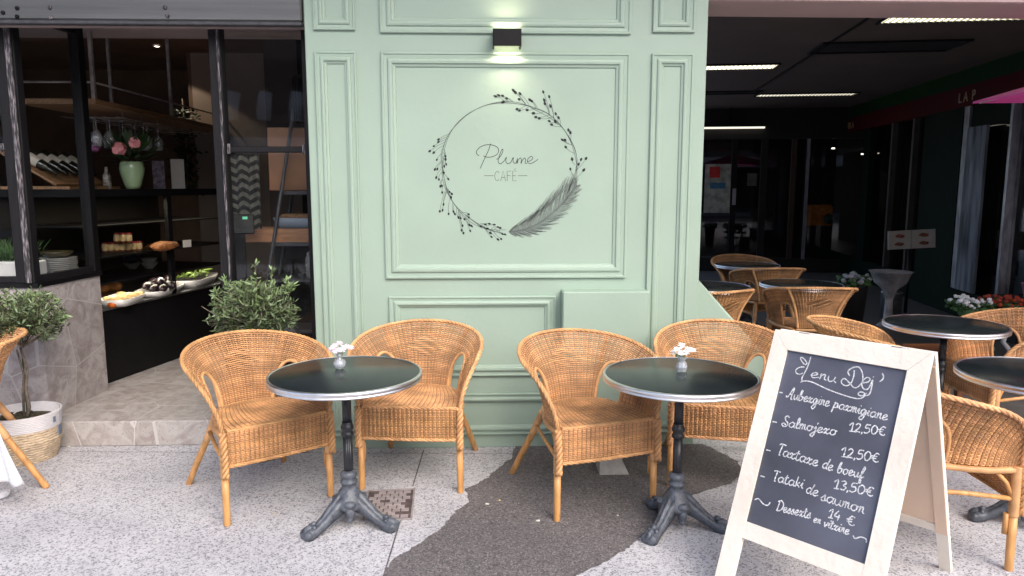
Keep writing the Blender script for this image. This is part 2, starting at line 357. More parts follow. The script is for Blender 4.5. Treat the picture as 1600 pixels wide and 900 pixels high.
# ---- green panelled front
gw = thing('panelled_wall', 'sage green panelled café front with moulded frames and a black wreath drawing, between doorway and passage', 'wall', (.13, YF, 0))
OX = .13
mb = MB(); x0, x1 = -1.025 - OX, 1.284 - OX
mb.box(x0, x1, 0, .9, 0, 3.4, bev=.004)
mb.build('wall_body', M_green, gw)
PROF = [(0, 0), (.0, .022), (.004, .025), (.011, .025), (.016, .017), (.034, .015), (.040, .027), (.050, .031), (.062, .029), (.067, .016), (.080, .011), (.084, .0)]
def moulding(x0, x1, z0, z1, prof=[(a, b * .72) for a, b in PROF], sc=1.0):
    mb = MB(); rings = []
    for d, h in prof:
        d *= sc
        rings.append([mb.vert((x, -h, z)) for x, z in ((x0 + d - OX, z0 + d), (x1 - d - OX, z0 + d), (x1 - d - OX, z1 - d), (x0 + d - OX, z1 - d))])
    for i in range(len(rings) - 1):
        for k in range(4): mb.face([rings[i][k], rings[i][(k + 1) % 4], rings[i + 1][(k + 1) % 4], rings[i + 1][k]])
    return mb.build('panel_moulding', M_green, gw)
moulding(-.597, .835, 1.053, 2.357)
moulding(-.597, .835, 2.462, 3.3)
moulding(-.972, -.738, .085, 2.357, sc=.82); moulding(-.972, -.738, 2.475, 3.3, sc=.82)
moulding(.962, 1.205, .085, 2.357, sc=.86); moulding(.962, 1.205, 2.475, 3.3, sc=.86)
moulding(-.582, .415, .455, .945, sc=.8); moulding(-.582, .415, .085, .345, sc=.7)
mb = MB(); mb.box(.447 - OX, .958 - OX, -.125, 0.02, 0, .985, bev=.006); mb.build('meter_box', M_green, gw)
# sloping wing at its right foot
fw_ = thing('sloping_wing_wall', 'low sage green wing wall with a sloping top, running down to the right of the panelled front', 'wall', (1.284, 4.50, 0))
mb = MB()
a = [(0.004, .0), (.78, .0), (.78, .18), (.004, 1.035)]
f0 = [mb.vert((x, 0, z)) for x, z in a]; f1 = [mb.vert((x, .08, z)) for x, z in a]
mb.face(f0); mb.face(list(reversed(f1)))
for k in range(4): mb.face([f0[k], f1[k], f1[(k + 1) % 4], f0[(k + 1) % 4]])
mb.build('wing_panel', M_green, fw_)
mb = MB(); mb.tube([(.004, .04, 1.045), (.784, .04, .188)], .012, 6); mb.build('capping', M_green, fw_)

# ---- drawing on the wall: wreath, feather, lettering
def wp(px, py):                     # pixels of the enlarged photo detail -> point on the wall face
    u = 640 + px / 3.3333; v = 120 + py / 3.3333; p = PY(u, v, YF); return (p.x, p.z)
def on_wall(x, z): return (x - OX, -.0012, z)
C0 = Vector(wp(515, 470)); RX = abs(wp(865, 470)[0] - wp(165, 470)[0]) / 2; RZ = abs(wp(515, 135)[1] - wp(515, 805)[1]) / 2
ring_mb = MB()
for j in range(3):
    ph = rnd.uniform(0, 6); pts = []
    a0, a1 = (R(-32 + 3 * j), R(268 - 3 * j))
    for i in range(140):
        a = a0 + (a1 - a0) * i / 139; w = .009 * math.sin(3 * a + ph) + .005 * math.sin(7 * a + ph * 2)
        if R(70) < a < R(165): w *= .5
        pts.append((C0.x + (RX + w) * math.cos(a), C0.y + (RZ + w) * math.sin(a)))
    ribbon(ring_mb, pts, .0019, on_wall)
leaves = [(450, 103), (467, 98), (487, 100), (508, 113), (490, 130), (543, 73), (553, 83), (577, 90), (573, 118), (628, 122), (638, 128), (562, 168), (575, 175), (615, 173), (648, 190), (660, 210), (678, 217), (697, 82), (728, 106), (703, 125), (706, 142), (735, 156), (762, 195), (777, 215), (730, 232), (742, 250), (760, 235), (828, 280), (838, 293), (797, 330), (811, 332), (815, 368), (847, 432), (880, 458), (892, 433), (917, 428), (905, 488), (838, 483),
          (153, 325), (152, 338), (128, 360), (107, 386), (128, 393), (143, 430), (187, 412), (187, 427), (133, 480), (145, 478), (190, 453), (180, 463), (140, 522), (153, 532), (178, 497), (200, 530), (167, 565), (160, 568), (170, 600), (207, 598), (218, 608), (215, 625), (177, 662), (158, 698), (172, 692), (203, 712), (235, 712), (228, 700), (253, 730), (265, 735), (285, 740), (275, 773), (270, 797), (280, 812), (305, 715), (307, 730), (322, 775), (310, 770), (315, 800), (370, 778), (392, 768), (413, 765), (438, 770), (458, 782), (470, 787), (402, 790), (418, 812), (425, 832), (458, 845), (475, 843), (495, 820), (482, 818)]
leaf_mb = MB()
for (px, py) in leaves:
    p = Vector(wp(px, py)); a = math.atan2((p.y - C0.y) / RZ, (p.x - C0.x) / RX)
    big = 1.0 if px > 440 and py < 500 else .82
    # stems leave the ring a little way back along the direction of growth
    da = (.13 if a > 0 else .13) * (1 if (a > R(-40) and a < R(60)) else -1 if False else 1)
    rr = math.hypot((p.x - C0.x) / RX, (p.y - C0.y) / RZ) - 1
    back = .055 + abs(rr) * .75
    sgn = -1 if (math.cos(a) > -.2 and a > 0) or (math.cos(a) > .5) else 1
    if a > 0 and math.cos(a) > -.3: sgn = -1            # upper right sprigs point up and to the left
    elif math.cos(a) > .6: sgn = -1
    else: sgn = -1 if math.sin(a) > -.2 else -1
    b = a + sgn * back
    q = Vector((C0.x + RX * math.cos(b), C0.y + RZ * math.sin(b)))
    mid = (p + q) / 2 + Vector((math.cos(a), math.sin(a))) * .006 * (1 if rr > 0 else -1)
    ribbon(ring_mb, cat_mull([tuple(q), tuple(mid), tuple(p)], 5), .0017, on_wall)
    d = (p - mid).normalized(); n = Vector((-d.y, d.x)); l, w = .0155 * big * rnd.uniform(.85, 1.15), .0070 * big * rnd.uniform(.9, 1.2)
    sh = [(-.5, 0), (-.2, .8), (.25, 1), (.7, .6), (1, 0), (.7, -.6), (.25, -1), (-.2, -.8)]
    leaf_mb.face([leaf_mb.vert(on_wall(*(p + d * l * s_ + n * w * t_))) for s_, t_ in sh])
ring_mb.build('wreath_stems', M_ink2, gw); leaf_mb.build('wreath_leaves', M_ink, gw)
fm = MB(); sp = cat_mull([(515, 808), (560, 803), (610, 790), (665, 765), (720, 728), (780, 675), (830, 622), (872, 565)], 14)
sp = [Vector(wp(*p)) for p in sp]
ribbon(fm, [tuple(p) for p in sp], .003, on_wall)
PXM = (wp(1000, 0)[0] - wp(0, 0)[0]) / 1000
n = len(sp)
for side in (1, -1):
    for i in range(2, n * 2 - 2):
        t = i / 2 / n; k = min(n - 2, int(t * n)); p = sp[k].lerp(sp[k + 1], t * n - k)
        d = (sp[min(n - 1, k + 2)] - sp[max(0, k - 2)]).normalized(); nn = Vector((-d.y, d.x)) * side
        env = (165 if side > 0 else 92) * PXM * (math.sin(math.pi * min(1, t * .93 + .04)) ** .55) * (1 - .25 * (t > .9))
        clump = .82 + .18 * math.sin(i * .45 + side) + rnd.uniform(-.12, .08)
        ln = env * clump; ang = R(30 + 14 * (1 - t)) + rnd.uniform(-.09, .09)
        dr = d * math.cos(ang) + nn * math.sin(ang); e = p + dr * ln; m_ = p + dr * ln * .5 + nn * ln * .05
        ribbon(fm, cat_mull([tuple(p), tuple(m_), tuple(e + d * ln * .12)], 4), .0012 if rnd.random() < .85 else .0022, on_wall)
fm.build('wreath_feather', mat('soft_grey_ink', (.16, .19, .175), .6, .05), gw)
lt = MB()
for st in ([(422, 348), (412, 380), (398, 410), (384, 440), (368, 477)],
           [(362, 411), (350, 402), (350, 385), (368, 366), (402, 354), (440, 358), (462, 374), (460, 398), (440, 413), (408, 419), (384, 412)],
           [(452, 430), (466, 422), (482, 398), (486, 378), (478, 384), (462, 430), (464, 448), (474, 453), (490, 440), (505, 418)],
           [(505, 418), (501, 438), (509, 452), (526, 446), (540, 420), (539, 440), (548, 451), (556, 444), (562, 424)],
           [(562, 424), (559, 452), (566, 434), (577, 423), (582, 432), (580, 452), (588, 434), (599, 423), (604, 433), (602, 450), (612, 450)],
           [(612, 442), (630, 436), (642, 424), (634, 414), (618, 426), (614, 443), (628, 452), (648, 444), (668, 430)]):
    ribbon(lt, cat_mull([wp(*p) for p in st], 7), .0034, on_wall)
lt.build('signature_lettering', M_ink, gw)
lt = MB()
for st in ([(388, 515), (437, 515)], [(565, 515), (613, 515)], [(466, 500), (456, 491), (446, 500), (443, 517), (447, 535), (456, 542), (467, 534)], [(474, 543), (487, 490), (500, 543)], [(479, 524), (496, 524)],
           [(508, 543), (508, 491), (529, 491)], [(508, 515), (525, 515)], [(557, 491), (537, 491), (537, 542), (557, 542)], [(537, 515), (553, 515)], [(544, 485), (552, 478)]):
    ribbon(lt, [wp(*p) for p in st], .0024, on_wall)
lt.build('cafe_lettering', M_ink2, gw)

# ---- wall lamp
wl = thing('wall_lamp', 'small black box wall lamp lit above and below, over the wreath on the green wall', 'wall lamp', (.122, YF, 2.423))
mb = MB(); mb.box(-.08, .08, -.115, -.105, -.046, .046, bev=.003); mb.box(-.08, -.072, -.105, -.0, -.046, .046); mb.box(.072, .08, -.105, -.0, -.046, .046); mb.box(-.072, .072, -.105, -.085, -.044, .044); mb.box(-.05, .05, -.085, -.0, -.02, .02)
mb.build('housing', M_black, wl)
mb = MB(); mb.box(-.070, .070, -.084, -.02, .021, .026); mb.box(-.070, .070, -.084, -.02, -.026, -.021); mb.build('diffuser', M_warm, wl)
for sg in (1, -1):
    ld = bpy.data.lights.new('lamp_glow', 'AREA'); ld.shape = 'RECTANGLE'; ld.size = .13; ld.size_y = .05; ld.energy = .28 if sg > 0 else .5; ld.color = (1, .84, .58); ld.spread = R(120)
    lo = bpy.data.objects.new('lamp_glow', ld); COL.objects.link(lo); lo.parent = wl; lo.location = (0, -.052, sg * .05)
    lo.rotation_euler = (R(180) if sg > 0 else 0, 0, 0)

# ---- shop front left: shutter box, lintel, frames, glass
sb = thing('roller_shutter_box', 'scuffed grey metal roller shutter housing across the top of the café window', 'shutter box', (-4.0, YF, 2.5))
mb = MB(); mb.box(-3, 2.96, .01, .055, .022, .19, bev=.01); mb.build('housing', M_zinc, sb)
mb = MB(); mb.box(-3, 2.96, .0, .057, 0, .02, bev=.004); mb.build('bottom_rail', mat('rail_grey', (.06, .06, .068), .5, .2, 20), sb)
for (u, v) in ((5, 20), (27, 13), (27, 26), (78, 12), (80, 28), (258, 12), (262, 25)):
    p = PY(u, v, YF + .01); mb = MB(); mb.lathe([(.012, 0), (.010, .006), (.004, .008)], n=10, M=Matrix.Translation((p.x + 4.0, .008, p.z - 2.5)) @ Matrix.Rotation(R(90), 4, 'X')); mb.build('bolt', M_wornlight if u > 60 else M_black, sb)
uf = thing('upper_facade', 'pinkish rendered wall above the café shutter box and passage opening', 'building', (0, 4.5, 3))
mb = MB(); mb.box(-12, -1.03, -.068, .03, -.492, 6, bev=0); mb.box(-12, -1.03, .031, .11, -.349, 6, bev=0); mb.box(-1.03, 1.29, -.02, .5, .401, 6)
mb.build('render_left', M_soffit, uf)
mb = MB(); mb.box(-12, 15, -1.35, -.07, .62, .80); mb.build('added_overhang', M_soffit, uf)  # unseen overhang, added to cut light from above on wall and mouldings
fb = thing('passage_beam', 'pale beam edge with reflected parasol pink across the top of the covered passage', 'beam', (6, 4.45, 2.66))
mb = MB(); mb.box(-4.71, 10, -.05, .35, 0, 6, bev=.004); mb.build('beam_face', mat('parasol_tint_beam', (.50, .36, .34), .7, .06, 2), fb)  # beam and trim colours include pink light reflected from a parasol
mb = MB(); mb.box(-4.70, 10, -.062, -.052, .004, .045); mb.build('edge_trim', mat('parasol_tint_trim', (.56, .40, .39), .7, .06, 2), fb)

wf = thing('shop_window', 'black steel café shop window with worn paint and plain panes, left of the doorway', 'window', (-2.8, 4.57, 1.01))
def WB(x0, x1, y0, y1, z0, z1, m=M_worn, name='mullion', bev=.004, par=wf):
    mb = MB(); l = par.location; mb.box(x0 - l.x, x1 - l.x, y0 - l.y, y1 - l.y, z0 - l.z, z1 - l.z, bev=bev); return mb.build(name, m, par)
WB(-2.865, -2.755, 4.55, 4.62, 1.012, 2.649); WB(-2.80, -2.765, 4.535, 4.55, 1.012, 2.649, M_wornlight, 'scraped_edge')
WB(-2.765, -2.70, 5.15, 5.23, 1.012, 2.649, M_black)
WB(-7, -2.866, 4.56, 4.61, 1.012, 1.05, M_worn, 'bottom_rail'); WB(-7, -2.866, 4.565, 4.60, 1.81, 1.85, M_wornlight, 'transom')
def obl(x0, y0, x1, y1, z0, z1, th, m, name, par=wf):
    mb = MB(); l = par.location; d = Vector((x1 - x0, y1 - y0, 0)); a = math.atan2(d.y, d.x)
    M_ = Matrix.Translation((x0 - l.x, y0 - l.y, 0)) @ Matrix.Rotation(a, 4, 'Z'); mb.box(0, d.length, -th / 2, th / 2, z0 - l.z, z1 - l.z, M=M_); return mb.build(name, m, par)
obl(-2.79, 4.63, -2.735, 5.148, 1.012, 1.05, .045, M_worn, 'side_rail'); obl(-2.79, 4.63, -2.735, 5.148, 2.60, 2.649, .045, M_black, 'side_header')
obl(-2.79, 4.63, -2.735, 5.148, 1.052, 2.598, .006, M_glass, 'glass_pane')
WB(-7, -2.867, 4.58, 4.586, 1.052, 1.808, M_glass, 'glass_pane', 0); WB(-7, -2.867, 4.58, 4.586, 1.852, 2.648, M_glass, 'glass_pane', 0)
dw = thing('side_window', 'narrow black framed pane with a scraped crossbar, between doorway and green wall', 'window', (-1.33, 4.57, .16))
WB(-1.625, -1.555, 4.53, 4.61, .161, 2.649, M_worn, 'mullion', par=dw); WB(-1.575, -1.56, 4.515, 4.53, .161, 2.649, M_wornlight, 'scraped_edge', par=dw)
WB(-1.085, -1.03, 4.53, 4.61, .161, 2.649, M_worn, 'mullion', par=dw)
WB(-1.555, -1.085, 4.55, 4.60, 1.80, 1.835, M_worn, 'transom', par=dw)
for x in (-1.553, -1.105): WB(x, x + .02, 4.545, 4.55, 1.79, 1.85, M_wornlight, 'weld_patch', par=dw)
WB(-1.555, -1.085, 4.55, 4.60, .161, .22, M_worn, 'bottom_rail', par=dw)
WB(-1.553, -1.087, 4.572, 4.578, .222, 1.798, M_glass, 'glass_pane', 0, par=dw); WB(-1.553, -1.087, 4.572, 4.578, 1.837, 2.648, M_glass, 'glass_pane', 0, par=dw)

# ---- café room
cr = thing('cafe_interior', 'dark brown café room with a beige end wall behind the shop window', 'room', (-3.5, 8, .16))
def IB(name, m, x0, x1, y0, y1, z0, z1, par=cr, bev=0):
    mb = MB(); l = par.location; mb.box(x0 - l.x, x1 - l.x, y0 - l.y, y1 - l.y, z0 - l.z, z1 - l.z, bev=bev); return mb.build(name, m, par)
IB('soffit', M_soffit, -7, -1.03, 4.62, 5.58, 2.65, 2.75)
IB('ceiling', M_brown, -7, -1.0, 5.58, 9.2, 2.95, 3.05); IB('ceiling_step', M_brown, -7, -1.0, 5.58, 5.62, 2.75, 2.95)
IB('left_wall', M_brown, -7.1, -7, 4.62, 9.2, .16, 3.05)
IB('back_wall', M_brown, -7, -3.02, 9.1, 9.2, .16, 2.95)
IB('beige_wall', M_beige, -3.02, -1.0, 7.9, 8.0, .16, 2.95)
IB('beige_wall_return', M_brown, -3.06, -3.021, 7.9, 9.1, .16, 2.95)
IB('right_wall', M_beige, -1.02, -.96, 5.28, 7.9, .16, 2.95)
IB('dark_column', mat('dark_taupe', (.065, .048, .042), .8, .1, 3), -2.02, -1.72, 7.0, 7.3, .161, 2.949)

dc = thing('display_counter', 'long black glass-fronted food display counter running back from the doorway', 'counter', (-3.0, 6.7, .16))
IB('base', M_black, -3.35, -2.62, 5.31, 7.05, .161, .70, dc); IB('deck', mat('deck_steel', (.25, .25, .25), .35, .1, 10, metal=.8), -3.35, -2.60, 5.30, 7.06, .701, .715, dc)
for y in (5.30, 6.15, 7.0): IB('post', M_black, -2.64, -2.605, y, y + .05, .716, 1.52, dc)
IB('top', M_black, -3.40, -2.60, 5.30, 7.06, 1.521, 1.575, dc)
IB('shelf', M_black, -3.3, -2.66, 5.36, 7.0, 1.07, 1.085, dc); IB('shelf', M_black, -3.3, -2.66, 5.36, 7.0, .88, .893, dc); IB('shelf', M_black, -3.3, -2.70, 5.36, 7.0, 1.30, 1.31, dc)
IB('back_panel', M_dark, -3.40, -3.36, 5.3, 7.05, .161, 1.52, dc)
IB('front_glass', M_glass, -2.618, -2.612, 5.355, 6.145, .93, 1.519, dc); IB('front_glass', M_glass, -2.618, -2.612, 6.205, 6.995, .93, 1.519, dc)
ld = bpy.data.lights.new('display_fill_light', 'AREA'); ld.shape = 'RECTANGLE'; ld.size = .04; ld.size_y = 1.5; ld.energy = 3.0; ld.color = (1, .86, .62)  # added fill light to brighten the dishes, no fitting modelled
lo = bpy.data.objects.new('display_fill_light', ld); COL.objects.link(lo); lo.parent = dc; lo.location = (.26, -.52, 1.34)
ld = bpy.data.lights.new('display_fill_light', 'AREA'); ld.shape = 'RECTANGLE'; ld.size = .03; ld.size_y = 1.5; ld.energy = 1.6; ld.color = (1, .9, .7)  # second added fill, brightening the deck from under the lower shelf
lo = bpy.data.objects.new('display_fill_light', ld); COL.objects.link(lo); lo.parent = dc; lo.location = (.30, -.52, .715)

CA = R(-13.3); dc.rotation_euler = (0, 0, CA)
_q = Matrix.Rotation(CA, 4, 'Z') @ Vector((.38, -1.40, 0)); dc.location = (-2.80 - _q.x, 5.29 - _q.y, .16)
# window counter behind left panes
wc = thing('window_counter', 'dark counter top behind the left window carrying plates and herbs', 'counter', (-3.9, 5.0, .16))
IB('worktop', M_black, -6.9, -2.84, 4.66, 5.28, .96, .99, wc); IB('cupboard', M_dark, -6.9, -3.45, 4.75, 5.28, .161, .959, wc)

# dessert jars
M_jar = mat('custard_jar', (.70, .50, .24), .35, .12, 20); M_lid = mat('red_lid', (.42, .03, .03), .4, .1, 20); M_jamb = mat('jar_base_fruit', (.16, .05, .02), .4, .3, 30)
def jar(loc, label):
    t = thing('dessert_jar', label, 'jar', loc, 0, 'red-lidded dessert jars in the display')
    mb = MB(); mb.lathe([(.021, .012), (.024, .018), (.024, .058), (.020, .063)], n=12); mb.build('pot', M_jar, t)
    mb = MB(); mb.lathe([(.019, 0), (.022, .004), (.022, .0118)], n=12); mb.build('jar_foot', M_jamb, t)
    mb = MB(); mb.lathe([(.023, .0635), (.024, .066), (.024, .073), (.022, .075)], n=12); mb.build('lid', M_lid, t)
orde = ['first', 'second', 'third', 'fourth', 'fifth', 'sixth', 'seventh']
for i, u in enumerate((165, 174, 183, 192, 201, 210, 218)): p = PZ(u, 394 - (u - 165) * .05, 1.086); jar(p, 'red-lidded cream dessert jar, %s from the left in the bottom row of the display' % orde[i])
for i, u in enumerate((184, 194, 203)): p = PZ(u, 394, 1.086); jar((p.x, p.y, 1.162), 'red-lidded dessert jar stacked on top of the others, %s of the upper three' % ('left', 'middle', 'right')[i])
# bowls
def lathe_thing(name, label, cat, loc, prof, m, group=None, n=24, **k):
    mb = MB(); mb.lathe(prof, n=n, cap=False, **k); o = mb.build(name, m, None, loc); return tag(o, label, cat, group)
bowl = [(.0, 0), (.03, 0), (.033, .006), (.055, .03), (.068, .055), (.064, .055), (.052, .032), (.03, .012), (0, .01)]
M_bluewhite = mat('blue_glaze', (.05, .08, .17), .3, .1, 30)
for i, (u, z) in enumerate(((207, .894), (234, .894), (207, .934), (234, .934), (207, .952))):
    p = PZ(u, 420, .894); lathe_thing('bowl', ['white bowl at the bottom of the left stack on the lower shelf', 'white bowl at the bottom of the right stack on the lower shelf', 'dark blue bowl nested in the middle of the left stack', 'white bowl nested on top of the right stack', 'dark blue bowl topmost of the left stack'][i], 'bowl', (p.x, p.y, z + i * .001), bowl, M_ceram if i in (0, 1, 3) else M_bluewhite, 'stacked bowls in the display')
def food_blob(name, label, cat, loc, sq, r, m, seed=1, noise=.12):
    mb = MB(); mb.blob((0, 0, r * sq[2] * .8), r, 14, 9, sq, noise, seed); return tag(mb.build(name, m, None, loc), label, cat)
M_crust = mat('bread_crust', (.42, .17, .05), .6, .3, 30, .5, 60, dark=(.16, .05, .015)); M_past = mat('pale_pastry', (.72, .52, .22), .6, .2, 40, .3)
p = PZ(258, 390, 1.086); food_blob('cake_loaf', 'long orange-brown loaf cake on the upper display shelf', 'cake', p, (1.0, 2.1, .45), .085, M_crust, 3)
p = PZ(289, 386, 1.086); mb = MB(); mb.box(-.04, .04, -.002, .002, 0, .06, M=Matrix.Rotation(R(60), 4, 'Z')); tag(mb.build('price_card', M_white, None, p + Vector((.02, 0, 0))), 'small white price card standing beside the loaf cake', 'card')
for i, (u, v) in enumerate(((176, 458), (196, 455))):
    p = PZ(u, v, .716); food_blob('bread_roll', ['crusty brown bread roll at the back left of the display, nearest the plinth', 'crusty brown bread roll right of the other roll, behind the pastry dish'][i], 'bread', (p.x - .12, p.y + .05, .716), (1, 1.3, .7), .065, M_crust, i + 8)
def dish(name, label, cat, loc, lx, ly, h, rz, m=M_ceram):
    t = thing(name, label, cat, loc, rz); mb = MB(); rings = []
    for (f, z, ) in ((.82, 0), (1, h), (.95, h), (.80, .008)):
        rings.append([mb.vert((lx * f * (abs(math.cos(a)) ** .5) * (1 if math.cos(a) > 0 else -1), ly * f * (abs(math.sin(a)) ** .5) * (1 if math.sin(a) > 0 else -1), z)) for a in [2 * math.pi * k / 28 for k in range(28)]])
    for i in range(3):
        for k in range(28): mb.face([rings[i][k], rings[i][(k + 1) % 28], rings[i + 1][(k + 1) % 28], rings[i + 1][k]], True)
    mb.face(list(reversed(rings[0]))); mb.face(rings[-1]); mb.build('dish_body', m, t); return t
M_aub = mat('roast_aubergine', (.03, .018, .022), .3, .4, 30, .5, 50); M_veg = mat('green_beans', (.12, .19, .03), .4, .25, 30); M_tom = mat('orange_dip', (.55, .12, .015), .4, .15, 20)
p = PZ(196, 474, .716); t1_ = dish('serving_dish', 'cream rectangular dish of pale pastries, nearest in the display', 'dish', (p.x - .02, p.y, .716), .12, .22, .055, R(4))
mb = MB()
for i in range(12): mb.blob((rnd.uniform(-.08, .08), rnd.uniform(-.18, .18), .05), .032, 9, 6, (1.3, .8, .6), .1, i)
mb.build('pastries', M_past, t1_)['kind'] = 'stuff'
p = PZ(255, 458, .716); t1_ = dish('serving_dish', 'cream dish heaped with dark roasted aubergines, middle of the display', 'dish', (p.x - .02, p.y, .716), .13, .30, .05, R(3))
mb = MB()
for i in range(12): mb.blob((rnd.uniform(-.07, .07), rnd.uniform(-.2, .15), .06 + rnd.uniform(0, .05)), .045, 10, 7, (.8, 2.0, .7), .05, i, Matrix.Rotation(rnd.uniform(-.6, .6), 4, 'Z'))
mb.build('aubergines', M_aub, t1_)
p = PZ(308, 444, .716); t1_ = dish('serving_dish', 'cream oval dish piled with green vegetables, farthest in the display', 'dish', (p.x - .02, p.y, .716), .15, .33, .07, R(3))
mb = MB()
for i in range(34):
    a = rnd.uniform(-.5, .5) + 1.5; c = Vector((rnd.uniform(-.08, .08), rnd.uniform(-.2, .2), .075 + rnd.uniform(0, .05))); d = Vector((math.cos(a), math.sin(a), rnd.uniform(-.15, .25))) * .07; mb.tube([c - d, c, c + d + Vector((0, 0, -.01))], .010, 6)
mb.build('vegetables', M_veg, t1_)
p = PZ(176, 478, .716); food_blob('dip_pot', 'round orange dip at the near end of the counter', 'food', (p.x + .03, p.y - .06, .716), (1, 1, .8), .035, M_tom, 2, 0)

# plates in the left window
pp = PZ(91, 428, .991)
for i in range(9):
    lathe_thing('plate', 'white plate in the stack behind the left window, %s from the bottom' % ['lowest', 'second', 'third', 'fourth', 'fifth', 'sixth', 'seventh', 'eighth', 'topmost and last'][i], 'plate', (pp.x + rnd.uniform(-.003, .003), pp.y + .02, .991 + i * .0125), [(0, 0), (.06, 0), (.075, .006), (.115, .012), (.115, .0145), (.075, .009), (.06, .004), (0, .004)], M_ceram, 'stacked plates in the window', 32)
lathe_thing('frying_pan_bowl', 'shallow dark brown bowl resting on top of the plate stack', 'bowl', (pp.x - .01, pp.y + .02, .991 + 9 * .0125), [(0, 0), (.05, 0), (.10, .03), (.105, .045), (.10, .045), (.05, .01), (0, .01)], mat('brown_glaze', (.05, .04, .015), .3, .2, 20))
# herb planter
t = thing('herb_planter', 'white rectangular planter of green chives behind the left window', 'plant', (-3.02, 4.80, .991))
mb = MB(); mb.box(-.20, .16, -.075, .075, 0, .135, bev=.01); mb.build('planter', M_ceram, t)
mb = MB()
for i in range(260):
    x, y = rnd.uniform(-.18, .14), rnd.uniform(-.06, .06); h = rnd.uniform(.07, .15); b = Vector((rnd.uniform(-.06, .06), rnd.uniform(-.05, .05), 0)); mb.ct = rnd.uniform(.7, 2.2)
    mb.tube([(x, y, .13), Vector((x, y, .13 + h * .6)) + b * .4, Vector((x, y, .13 + h)) + b], [.002, .002, .0008], 3)
mb.build('leaves', M_leaf2, t)

# peony vase on the counter top
p = PZ(209, 292, 1.576); vx, vy = PY(208, 290, 5.85).x, 5.85
t = thing('peony_vase', 'celadon green ceramic vase of pink and purple peonies on the counter top', 'vase', (vx, vy, 1.576))
mb = MB(); mb.lathe([(.0, 0), (.047, 0), (.06, .03), (.082, .11), (.089, .155), (.081, .20), (.073, .21), (.068, .20), (.0, .19)], n=28, cap=False); mb.build('vase_body', M_celadon, t)
def flower(mb, c, r, seed):
    rg = random.Random(seed); c = Vector(c)
    for i in range(46):
        th = rg.uniform(0, 6.28); ph = math.acos(rg.uniform(-.6, 1)); d = Vector((math.sin(ph) * math.cos(th), math.sin(ph) * math.sin(th), math.cos(ph))); s_ = d.orthogonal().normalized(); t_ = d.cross(s_)
        q = c + d * r * rg.uniform(.55, 1); w = r * .42
        mb.face([mb.vert(q + s_ * w * a + t_ * w * b - d * r * .28 * (a * a + b * b)) for a, b in ((-1, 0), (-.6, .8), (0, 1), (.6, .8), (1, 0), (0, -.9))], True)
mb = MB(); flower(mb, (-.03, -.12, .30), .070, 1); flower(mb, (.08, -.10, .345), .060, 2); mb.build('pink_blooms', M_peony, t)
mb = MB(); flower(mb, (-.22, -.10, .31), .050, 3); mb.build('purple_bloom', M_purple, t)
mb = MB(); rg = random.Random(4)
for i in range(90):
    a = rg.uniform(0, 6.28); l = rg.uniform(.08, .30); e = Vector((math.cos(a) * l, math.sin(a) * l * .7, .24 + rg.uniform(-.06, .22))); s_ = Vector((-math.sin(a), math.cos(a), 0)) * .022; d = e - Vector((0, 0, .2)); mb.ct = rg.uniform(.2, .7)
    m_ = Vector((0, 0, .2)) + d * .75; mb.face([mb.vert(q) for q in (Vector((0, 0, .2)) + d * .45, m_ - s_, e, m_ + s_)])
mb.build('foliage', M_leaf2, t)
# price frames on counter
mb = MB(); mb.box(-.055, .055, 0, .012, 0, .26, M=Matrix.Rotation(R(20), 4, 'Z')); tag(mb.build('menu_card', M_white, None, (PX(271, 298, -2.75).x, 6.75, 1.576)), 'upright white menu card on the counter top right of the vase', 'card')
t = thing('picture_card', 'narrow card printed with purple flowers, standing left of the white menu card', 'card', (-2.86, 6.62, 1.576), R(20)); mb = MB(); mb.box(-.05, .045, 0, .008, 0, .24); mb.build('card', mat('lilac_card', (.25, .2, .26), .6, .4, 25), t)
for i, (u, hh) in enumerate(((247, .18), (168, .17))):
    q = PX(u, 293, -2.95); lathe_thing('liqueur_bottle', ['slim dark glass bottle between the vase and cards', 'dark bottle with white label left of the vase'][i], 'bottle', (q.x, q.y, 1.576), [(.0, 0), (.028, 0), (.03, .01), (.03, hh * .6), (.012, hh * .78), (.011, hh), (0, hh)], M_black if i == 0 else mat('bottle_label', (.3, .27, .24), .4, .5, 20, stretch=(1, 1, 3)), 'bottles on the counter top')
